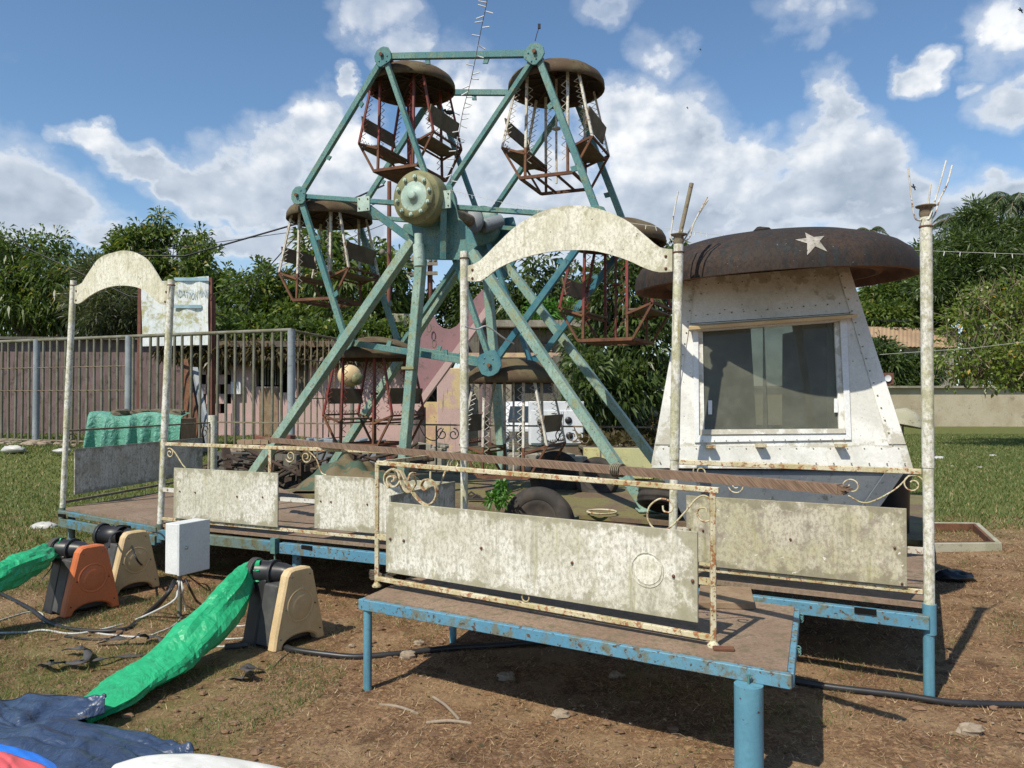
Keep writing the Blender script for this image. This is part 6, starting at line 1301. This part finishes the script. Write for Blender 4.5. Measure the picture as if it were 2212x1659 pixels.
for i in range(900):
    p = WZ(rt_.uniform(0, 2212), rt_.uniform(1180, 1659), 0); a = rt_.uniform(0, 6.3); l = rt_.uniform(.03, .09); d = Vector((math.cos(a), math.sin(a), 0)) * l
    mb.tube([p + Zv * .004, p + d * .5 + Vector((rt_.uniform(-.01, .01), 0, rt_.uniform(.004, .02))), p + d + Zv * .004], .0011, 3, False)
single('dead_twigs', mb, M['twig'], kind='stuff')

x, y = wedge(2600, 2.4, 9.5); n = len(x); a = rng.uniform(0, 6.28, n); D = np.stack([np.cos(a), np.sin(a), rng.uniform(-.1, .5, n)], 1); P = np.stack([x, y, gh(x, y) + .003], 1)
np_mesh('fallen_leaves', leaves_at(P, D, rng.uniform(.015, .045, n), rng.uniform(.008, .02, n), .1), 4, M['vine'], rng.random(n))['kind'] = 'stuff'
mb = MB(); rc = random.Random(31)
for i in range(700):
    p = WZ(rc.uniform(-20, 2230), rc.uniform(1150, 1659), 0); sz = rc.uniform(.006, .022); mb.blob(p, sz * rc.uniform(1, 2), sz * rc.uniform(1, 1.6), sz * .55, 6, 4, .6, False, rc)
single('soil_clods', mb, weather('soil_clod', (.15, .088, .05), (.22, .135, .08), (.08, .05, .032), s1=8, s2=40, rough=.95), kind='stuff')
# tarpaulins bottom left
def sheet(poly, label, mat, z0, amp, seed, name='tarpaulin', n=46, cat='tarpaulin', bulge=0.):
    """cloth patch: bilinear patch through four pixel edges on the ground, wrinkled"""
    (bl, br, tr, tl) = [[WZ(x, y, z0) for x, y in e] for e in poly]
    rows = []; r = np.random.default_rng(seed); ph = r.uniform(0, 6.3, 8); top = bez(poly_pts(poly[3]), n); bot = bez(poly_pts(poly[0]), n)
    return None
def patch(top, bot, label, mat, z0, amp, seed, bulge, cat='tarpaulin', name='tarpaulin', n=90, m=44, hem=False):
    T = bez([WZ(x, y, z) for x, y, z in top], 80); B = bez([WZ(x, y, z) for x, y, z in bot], 80); rows = []; ph = random.Random(seed)
    k = [ph.uniform(0, 6.3) for _ in range(8)]
    def at(P, t): f = t * (len(P) - 1); i = min(int(f), len(P) - 2); return lerp(P[i], P[i + 1], f - i)
    for j in range(m + 1):
        s = j / m; row = []
        for i in range(n + 1):
            t = i / n; p = lerp(at(B, t), at(T, t), s); e = math.sin(math.pi * s) ** .6
            w = -.9 * abs(math.sin(11 * t + 5 * s + k[4] + 1.5 * math.sin(6 * s + k[5]))) ** 5 + .7 * abs(math.sin(6 * s - 8 * t + k[6] + math.sin(9 * t))) ** 7 + .5 * math.sin(9 * t + 4 * s + k[0]) + .35 * math.sin(17 * t - 9 * s + k[1]) + .25 * math.sin(31 * t + 21 * s + k[2] + 2 * math.sin(7 * s)) + .2 * abs(math.sin(13 * s + 6 * t + k[3]))
            p = p + Zv * (bulge * e + amp * w * (.35 + .65 * e)); p.z = max(p.z, .008); row.append(p)
        rows.append(row)
    mb = MB(); mb.grid(rows); o = single(name, mb, M[mat], label, cat); sm_ = o.modifiers.new('s', 'SOLIDIFY'); sm_.thickness = .006; sm_.offset = 1
    if hem:
        up = Zv * .009; hm = MB(); hm.grid([[p + up for p in rows[-1]], [p + up for p in rows[-3]]]); hm.grid([[p + up for p in rows[0]], [p + up for p in rows[2]]]); hm.grid([[r[-1] + up, r[-3] + up] for r in rows]); part('hem', hm, M['strap'], o)
    return o
patch([(-300, 1480, .02), (-60, 1505, .05), (20, 1515, .05), (80, 1498, .09), (150, 1512, .07), (205, 1512, .10), (228, 1508, .13)], [(-300, 1600, .0), (-40, 1590, .05), (20, 1600, .06), (62, 1618, .05), (100, 1572, .08), (170, 1556, .08), (226, 1542, .08)], 'navy tarpaulin flap with curled hem lying on the end of the green tube', 'blue_tarp', .02, .018, 5, .03, hem=True)
patch([(-200, 1560, .02), (0, 1575, .04), (60, 1570, .05), (150, 1560, .06), (230, 1574, .05), (300, 1598, .03), (360, 1622, .015), (400, 1638, .0)], [(-200, 1760, .1), (40, 1710, .12), (160, 1715, .12), (240, 1730, .08), (300, 1720, .04), (350, 1705, .02), (400, 1690, .0), (430, 1680, .0)], 'glossy navy tarpaulin spread on the grass in the bottom left corner', 'blue_tarp', .02, .02, 9, .07)
patch([(-200, 1590, .16), (-20, 1604, .16), (60, 1625, .16), (120, 1655, .15), (180, 1700, .12)], [(-200, 1760, .16), (-20, 1760, .16), (60, 1800, .16), (120, 1830, .15), (150, 1860, .1)], 'bright blue inflatable edge in the bottom left corner', 'blue_bright', .1, .004, 2, .02, 'inflatable', 'inflatable')
patch([(-200, 1610, .20), (-20, 1624, .20), (40, 1638, .19), (100, 1660, .18), (140, 1700, .15)], [(-200, 1800, .2), (-20, 1800, .2), (40, 1850, .19), (100, 1860, .18), (120, 1900, .15)], 'coral red inflatable in the bottom left corner, nearest the camera', 'red_vinyl', .1, .004, 3, .02, 'inflatable', 'inflatable')
patch([(215, 1662, .10), (300, 1640, .13), (400, 1630, .13), (500, 1640, .11), (590, 1656, .08), (700, 1690, .0)], [(215, 1900, .1), (300, 1900, .12), (400, 1900, .12), (500, 1900, .1), (590, 1880, .08), (700, 1850, .0)], 'white vinyl inflatable bulging along the bottom edge', 'white_vinyl', .1, .006, 4, .03, 'inflatable', 'inflatable')

# green tarp covered box, camo heap, junk
gb_ = thing('covered_crate', 'crate under a faded green tarpaulin in front of the barred fence', 'covered crate', (W(290, 960, 16.5).x, 16.8, 0))
mb = MB(); A = W(192, 895, 16.5); B = W(392, 1000, 16.5); n = 70; rows = []; rt2 = random.Random(8)
for j, (z, o) in enumerate(((A.z, .45), (A.z + .02, .2), (A.z, .02), (A.z - .06, -.03), (A.z - .3, -.06), (A.z - .6, -.1), (.05, -.16))):
    row = []
    for i in range(n + 1):
        t = i / n; f = .13 * math.sin(t * 34 + 1.2 * math.sin(t * 11)) + .03 * math.sin(t * 71); k = max(0, j - 2) / 4
        row.append(Vector((lerp(A.x, B.x, t) + (t - .5) * .1 * k, 16.5 + o - f * k * 1.0, z + .05 * math.sin(t * 9 + j) * (1 if j < 3 else .2))))
    rows.append(row)
mb.grid(rows); mb.grid([[Vector((A.x, 16.5, A.z - .02)), Vector((A.x - .02, 17.1, A.z - .05))], [Vector((A.x - .08, 16.38, .05)), Vector((A.x - .1, 17.2, .05))]]); part('tarpaulin', mb, M['green_tarp'], gb_)
mb = MB(); mb.box(((A.x + B.x) / 2, 17.0, A.z / 2 - .05), (B.x - A.x) * .94, .8, A.z - .1); part('crate', mb, M['wood'], gb_)
for i, (x, s) in enumerate(((262, .16), (305, .2), (350, .24), (380, .14))):
    p = W(x, 892, 16.7); mb = MB(); mb.blob(p + Zv * .0, s * 1.3, .15, .09, 9, 6, .5, False, random.Random(i)); single('rock', mb, M['bark'], ('leftmost dark rock weighing down the green tarpaulin', 'second rock from the left on the green tarpaulin', 'largest dark rock on the green tarpaulin', 'rightmost rock on the green tarpaulin beside the arch post')[i], 'rock', 'rocks on the tarpaulin')
hp = MB(); rows = []; c = W(780, 985, 9.6)
for i in range(34):
    row = []
    for j in range(22):
        x = (i / 33 - .5) * 1.5; y = (j / 21 - .5) * 1.1; r = math.hypot(x / .76, y / .56); h = .22 * max(0, 1 - r * r) ** .5 * (1 + .45 * math.sin(5 * x + 3) * math.cos(6 * y)) + (.10 * abs(math.sin(9 * x + 4 * y + math.sin(8 * y))) + .04 * math.sin(23 * x - 9 * y)) * max(0, 1 - r); row.append(Vector((c.x + x, c.y + y, DK + .012 + max(0, h))))
    rows.append(row)
hp.grid(rows); single('canvas_heap', hp, M['camo'], 'crumpled sage green and tan canvas heaped on the platform behind the left railing', 'canvas')
ln = thing('round_lamp', 'round cream lamp housing on a stalk seen behind the bottom left gondola', 'lamp', (W(760, 1000, 13).x, 13, 0))
mb = MB(); mb.blob(W(755, 812, 13), .20, .19, .19, 20, 14); part('lamp_housing', mb, M['cream'], ln); mb = MB(); mb.lathe([(.0, .06), (.09, .05), (.11, 0)], W(772, 818, 12.9) , (.7, -.7, -.1), 16); part('lamp_face', mb, M['drum'], ln)
mb = MB(); p = W(761, 835, 13); mb.tube([p, (p.x, 13, 0)], .035, 8); part('stalk', mb, M['bar'], ln)
rj = random.Random(21)
junk = [(600, 925, 15, .5, .5, .8, 'pole_red', 'dark red cabinet standing behind the foot of the left wheel leg', 'cabinet'), (655, 925, 14.5, .35, .4, .55, 'seat', 'brown wooden crate in the junk pile behind the left leg', 'crate'), (690, 915, 15, .5, .4, .7, 'galv', 'grey-blue machine part in the junk pile behind the bottom left gondola', 'machine part'), (560, 925, 14, .25, .3, .7, 'seat', 'upright wooden board end behind the row of short boards', 'board'), (800, 920, 16, .7, .4, .6, 'booth_low', 'slate blue crate behind the red gondola', 'crate'), (930, 925, 16, .6, .4, .5, 'concrete', 'cream broken slab beside the pink column', 'slab'), (870, 925, 15, .6, .4, .5, 'pole_red', 'dark brown crate behind the near centre leg', 'crate')]
for x, y, d, w, dp, h, m, lb, ct in junk:
    p = W(x, y, d); mb = MB(); mb.box((p.x, d, (h * .75 + .2) / 2), w, dp, h * .75 + .2, ax=(1, rj.uniform(-.5, .5), 0)); 
    for i in range(7): mb.box((p.x + rj.uniform(-.3, .3), d - dp * .3, h * .75 + .2 + rj.uniform(0, .08)), rj.uniform(.1, .4), rj.uniform(.05, .2), rj.uniform(.03, .1), ax=(1, rj.uniform(-1, 1), rj.uniform(-.3, .3)))
    single(ct.replace(' ', '_'), mb, M[m], lb, ct, bevel=.01)
rk = random.Random(77)
for g_, (x0, x1, d0, lb) in enumerate(((455, 690, 11.6, 'tangle of scrap pipes and rods on the ground behind the left part of the platform'), (690, 960, 12.4, 'tangle of scrap pipes and rods behind the bottom left gondola'))):
    mb = MB()
    for i in range(90):
        p = W(rk.uniform(x0, x1), 1000, d0 + rk.uniform(-.8, .8)); p.z = rk.uniform(.05, .75); a = Vector((rk.uniform(-1, 1), rk.uniform(-.6, .6), rk.uniform(-.35, .35))) * rk.uniform(.15, .6)
        if i % 3: mb.tube([p - a, p + a], rk.uniform(.01, .03), 5)
        else: mb.box(p, rk.uniform(.1, .4), rk.uniform(.05, .2), rk.uniform(.02, .2), ax=a)
    o = single('scrap_heap', mb, M['canopy_in'], kind='stuff')
mb = MB(); A = W(462, 990, 12.6); B = W(640, 990, 11.9); mb.prism([(A.x, A.y, 0), (B.x, B.y, 0), (B.x, B.y, .72), (A.x, A.y, .72)], (0, .2, 0)); single('low_wall', mb, M['concrete_dark'], 'low grimy wall behind the platform, left of the wheel leg foot', 'wall')
# sprouting plant on the deck, shoes, hatch ring
pt = thing('leafy_plant', 'young bright green plant sprouting beside the sunken tyre', 'plant', tuple(WZ(1078, 1105, DK)))
V, var, c = crown([el(1078, 1070, 7.15, 12, 14), el(1084, 1052, 7.15, 5, 10), el(1062, 1078, 7.15, 9, 8), el(1094, 1078, 7.1, 7, 9)], 48, 8, .060, .024, .3, .03, .3, .1)
np_mesh('leaves', V - np.array(pt.location), 4, M['leaf_bright'], var, pt); mb = MB(); b_ = Vector(pt.location)
for i in range(9): mb.tube([b_, b_ + Vector((random.uniform(-.07, .07), random.uniform(-.05, .05), random.uniform(.1, .2)))], .004, 4)
part('stem', mb, M['leaf_bright'], pt)
for i, (x, y) in enumerate(((1018, 1074), (1030, 1080))):
    p = WZ(x, y, DK); mb = MB(); mb.box(p + Zv * .01, .2, .08, .02, ax=(1, -.2 * i, 0)); mb.tube([p + Vector((-.05, 0, .02)), p + Vector((0, 0, .06)), p + Vector((.05, 0, .02))], .012, 6); single('sandal', mb, M['rubber'], ('dark sandal lying on the deck nearest the arch post', 'dark sandal lying right of the other on the deck')[i], 'sandal', 'pair of sandals')
mb = MB(); p = WZ(1300, 1108, DK); mb.tube([p + Vector((.14 * math.cos(a), .14 * math.sin(a), .012)) for a in np.linspace(0, 6.3, 30)], .01, 6); single('metal_hoop', mb, M['rail'], 'thin mossy hoop lying on the deck right of the sunken tyre', 'hoop')
# rectangular frame on right lawn
z_ = .09; q = [WZ(1998, 1173, z_), WZ(2158, 1172, z_), WZ(2110, 1129, z_), WZ(1985, 1128, z_)]; mb = MB()
for i in range(4): mb.beam(q[i] - Zv * .05, q[(i + 1) % 4] - Zv * .05, .05, .1)
ps_ = single('pit_surround', mb, M['frame_grey'], 'rectangular lichened steel frame lying on the lawn at the right', 'surround', bevel=.004)
mb = MB(); cq = (q[0] + q[1] + q[2] + q[3]) / 4; qi = [lerp(p, cq, .12) for p in q]
for i in range(4): mb.beam(qi[i] - Zv * .045, qi[(i + 1) % 4] - Zv * .045, .03, .085)
part('inner_lining', mb, M['rust'], ps_)
# dark bin-like object and small umbrella behind booth at right
mb = MB(); mb.lathe([(0, 0), (.12, 0), (.14, .9), (.16, .95), (.15, 1.0), (0, 1.06)], (3.2, 6.5, .0), (0, 0, 1), 24); single('dustbin', mb, M['black_plastic'], 'black bin standing between the booth and the lamp post', 'bin')
mb = MB(); p = W(1950, 905, 12); mb.lathe([(0, .28), (.18, .22), (.3, .05), (.31, 0)], p - Zv * .1, (.2, 0, 1), 12); sn = single('small_umbrella', mb, M['frame_grey'], 'small tattered umbrella top beside the right edge of the booth', 'umbrella'); mb = MB(); mb.tube([p + Zv * .1, (p.x, p.y, 0)], .015, 6); part('pole', mb, M['bar'], sn)
# vines over building roof edges
V, var, c = crown([el(x, 752 + (i % 3) * 6, 23.6, 40, 12, 10) for i, x in enumerate(range(380, 900, 45))], 420, 10, .2, .07, .5, .3, -.2); o = np_mesh('creeper', V, 4, M['vine'], var); o['kind'] = 'stuff'
V, var, c = crown([el(x, 736 - (i % 2) * 14, 24.3, 34, 22, 20) for i, x in enumerate(range(500, 900, 40))], 420, 14, .3, .09, .4, .35, .2); o = np_mesh('ground_cover', V, 4, M['leaf_mid'], var); o['kind'] = 'stuff'
V, var, c = crown([el(x, 930, 18, 30, 22, 20) for x in range(1290, 1500, 30)], 130, 12, .16, .06, .4, .2, .2); o = np_mesh('undergrowth', V, 4, M['vine'], var); o['kind'] = 'stuff'

# string lights
def fairy(label, pts, r, n, up=0):
    t = thing('string_lights', label, 'string lights', tuple(pts[0]), 0, 'strings of small white lamps'); P = bez(pts, 60); mb = MB(); mb.tube(P, r, 4); part('wire', mb, M['rail_dark'] if up else M['white_wire'], t); rr = random.Random(n); mb = MB()
    for i in range(n):
        p = P[int((i + .5) / n * (len(P) - 1))]; d = Vector((rr.choice([-1, 1]) * rr.uniform(.5, 1), 0, rr.uniform(-.4, .3))) if up else Vector((rr.uniform(-.25, .25), 0, -1)); l = .075 if up else .038
        mb.tube([p, p + d.normalized() * l], r * 1.5, 5)
    part('lamp', mb, M['white_gloss'], t)
fairy('string of small lamps falling from the top edge in front of the wheel', [W(1054, -60, 6.6), W(1052, 0, 6.8), W(1040, 60, 7.1), W(1018, 170, 7.5), W(1000, 240, 7.9), W(988, 310, 8.1), W(972, 395, 8.3)], .004, 34, 1)
fairy('faint string of small lamps crossing behind the large arch to the right edge', [W(972, 410, 8.3), W(1100, 440, 8.1), W(1250, 465, 7.6), W(1435, 492, 6.9), W(1560, 508, 6.7), W(1800, 532, 6.5), W(2010, 542, 6.6), W(2300, 552, 6.6)], .0022, 46)
# birds
def bird(label, p, s, fly=False):
    mb = MB(); p = Vector(p); mb.blob(p, s * .5, s * .22, s * .24, 10, 8); mb.blob(p + Vector((-s * .5, 0, s * .22)), s * .17, s * .15, s * .16, 8, 6); mb.tube([p + Vector((-s * .62, 0, s * .22)), p + Vector((-s * .82, 0, s * .19))], [s * .05, s * .005], 5); mb.prism([p + Vector((s * .35, 0, .0)), p + Vector((s * 1.05, s * .06, -s * .28)), p + Vector((s * 1.0, -s * .1, -s * .36))], (0, .01, .01))
    if fly:
        for q in (-1, 1): mb.prism([p + Vector((-.15 * s, 0, .05 * s)), p + Vector((.2 * s, 0, .05 * s)), p + Vector((.3 * s, q * .5 * s, q * .9 * s)), p + Vector((0, q * .5 * s, q * 1.0 * s))], (.0, .02, 0))
    else: mb.tube([p + Vector((0, 0, -s * .2)), p + Vector((0, 0, -s * .5))], s * .03, 4)
    b = single('bird', mb, M['wire'], label, 'bird')
bird('black bird perched on the backrest of the upper left gondola', wp(ANG[0], RW, WW / 2) + uW * .49 + vW * .12 - Zv * .50, .12)
bird('dark bird flying high above the lamp post', W(1974, 404, 40), .2, True); bird('tiny bird flying at the right of the big white cloud', W(1513, 107, 60), .13, True)
bird('tiny dark bird in front of the big cloud', W(1485, 233, 60), .13, True); bird('dark bird in the top right corner of the sky', W(2205, 22, 50), .26, True)
# dark rope tied at top-left gusset
mb = MB(); a = wp(ANG[1], RW, -.05); mb.tube([a + Zv * .12, a + Vector((.02, 0, .2)), a + Vector((.04, 0, .26))], .006, 4); mb.box(a + Vector((.045, 0, .28)), .03, .02, .05); single('cable_tail', mb, M['wire'], 'black cable tail with a plug sticking up from the top right corner of the wheel', 'cable')
# purge helper labels for stuff
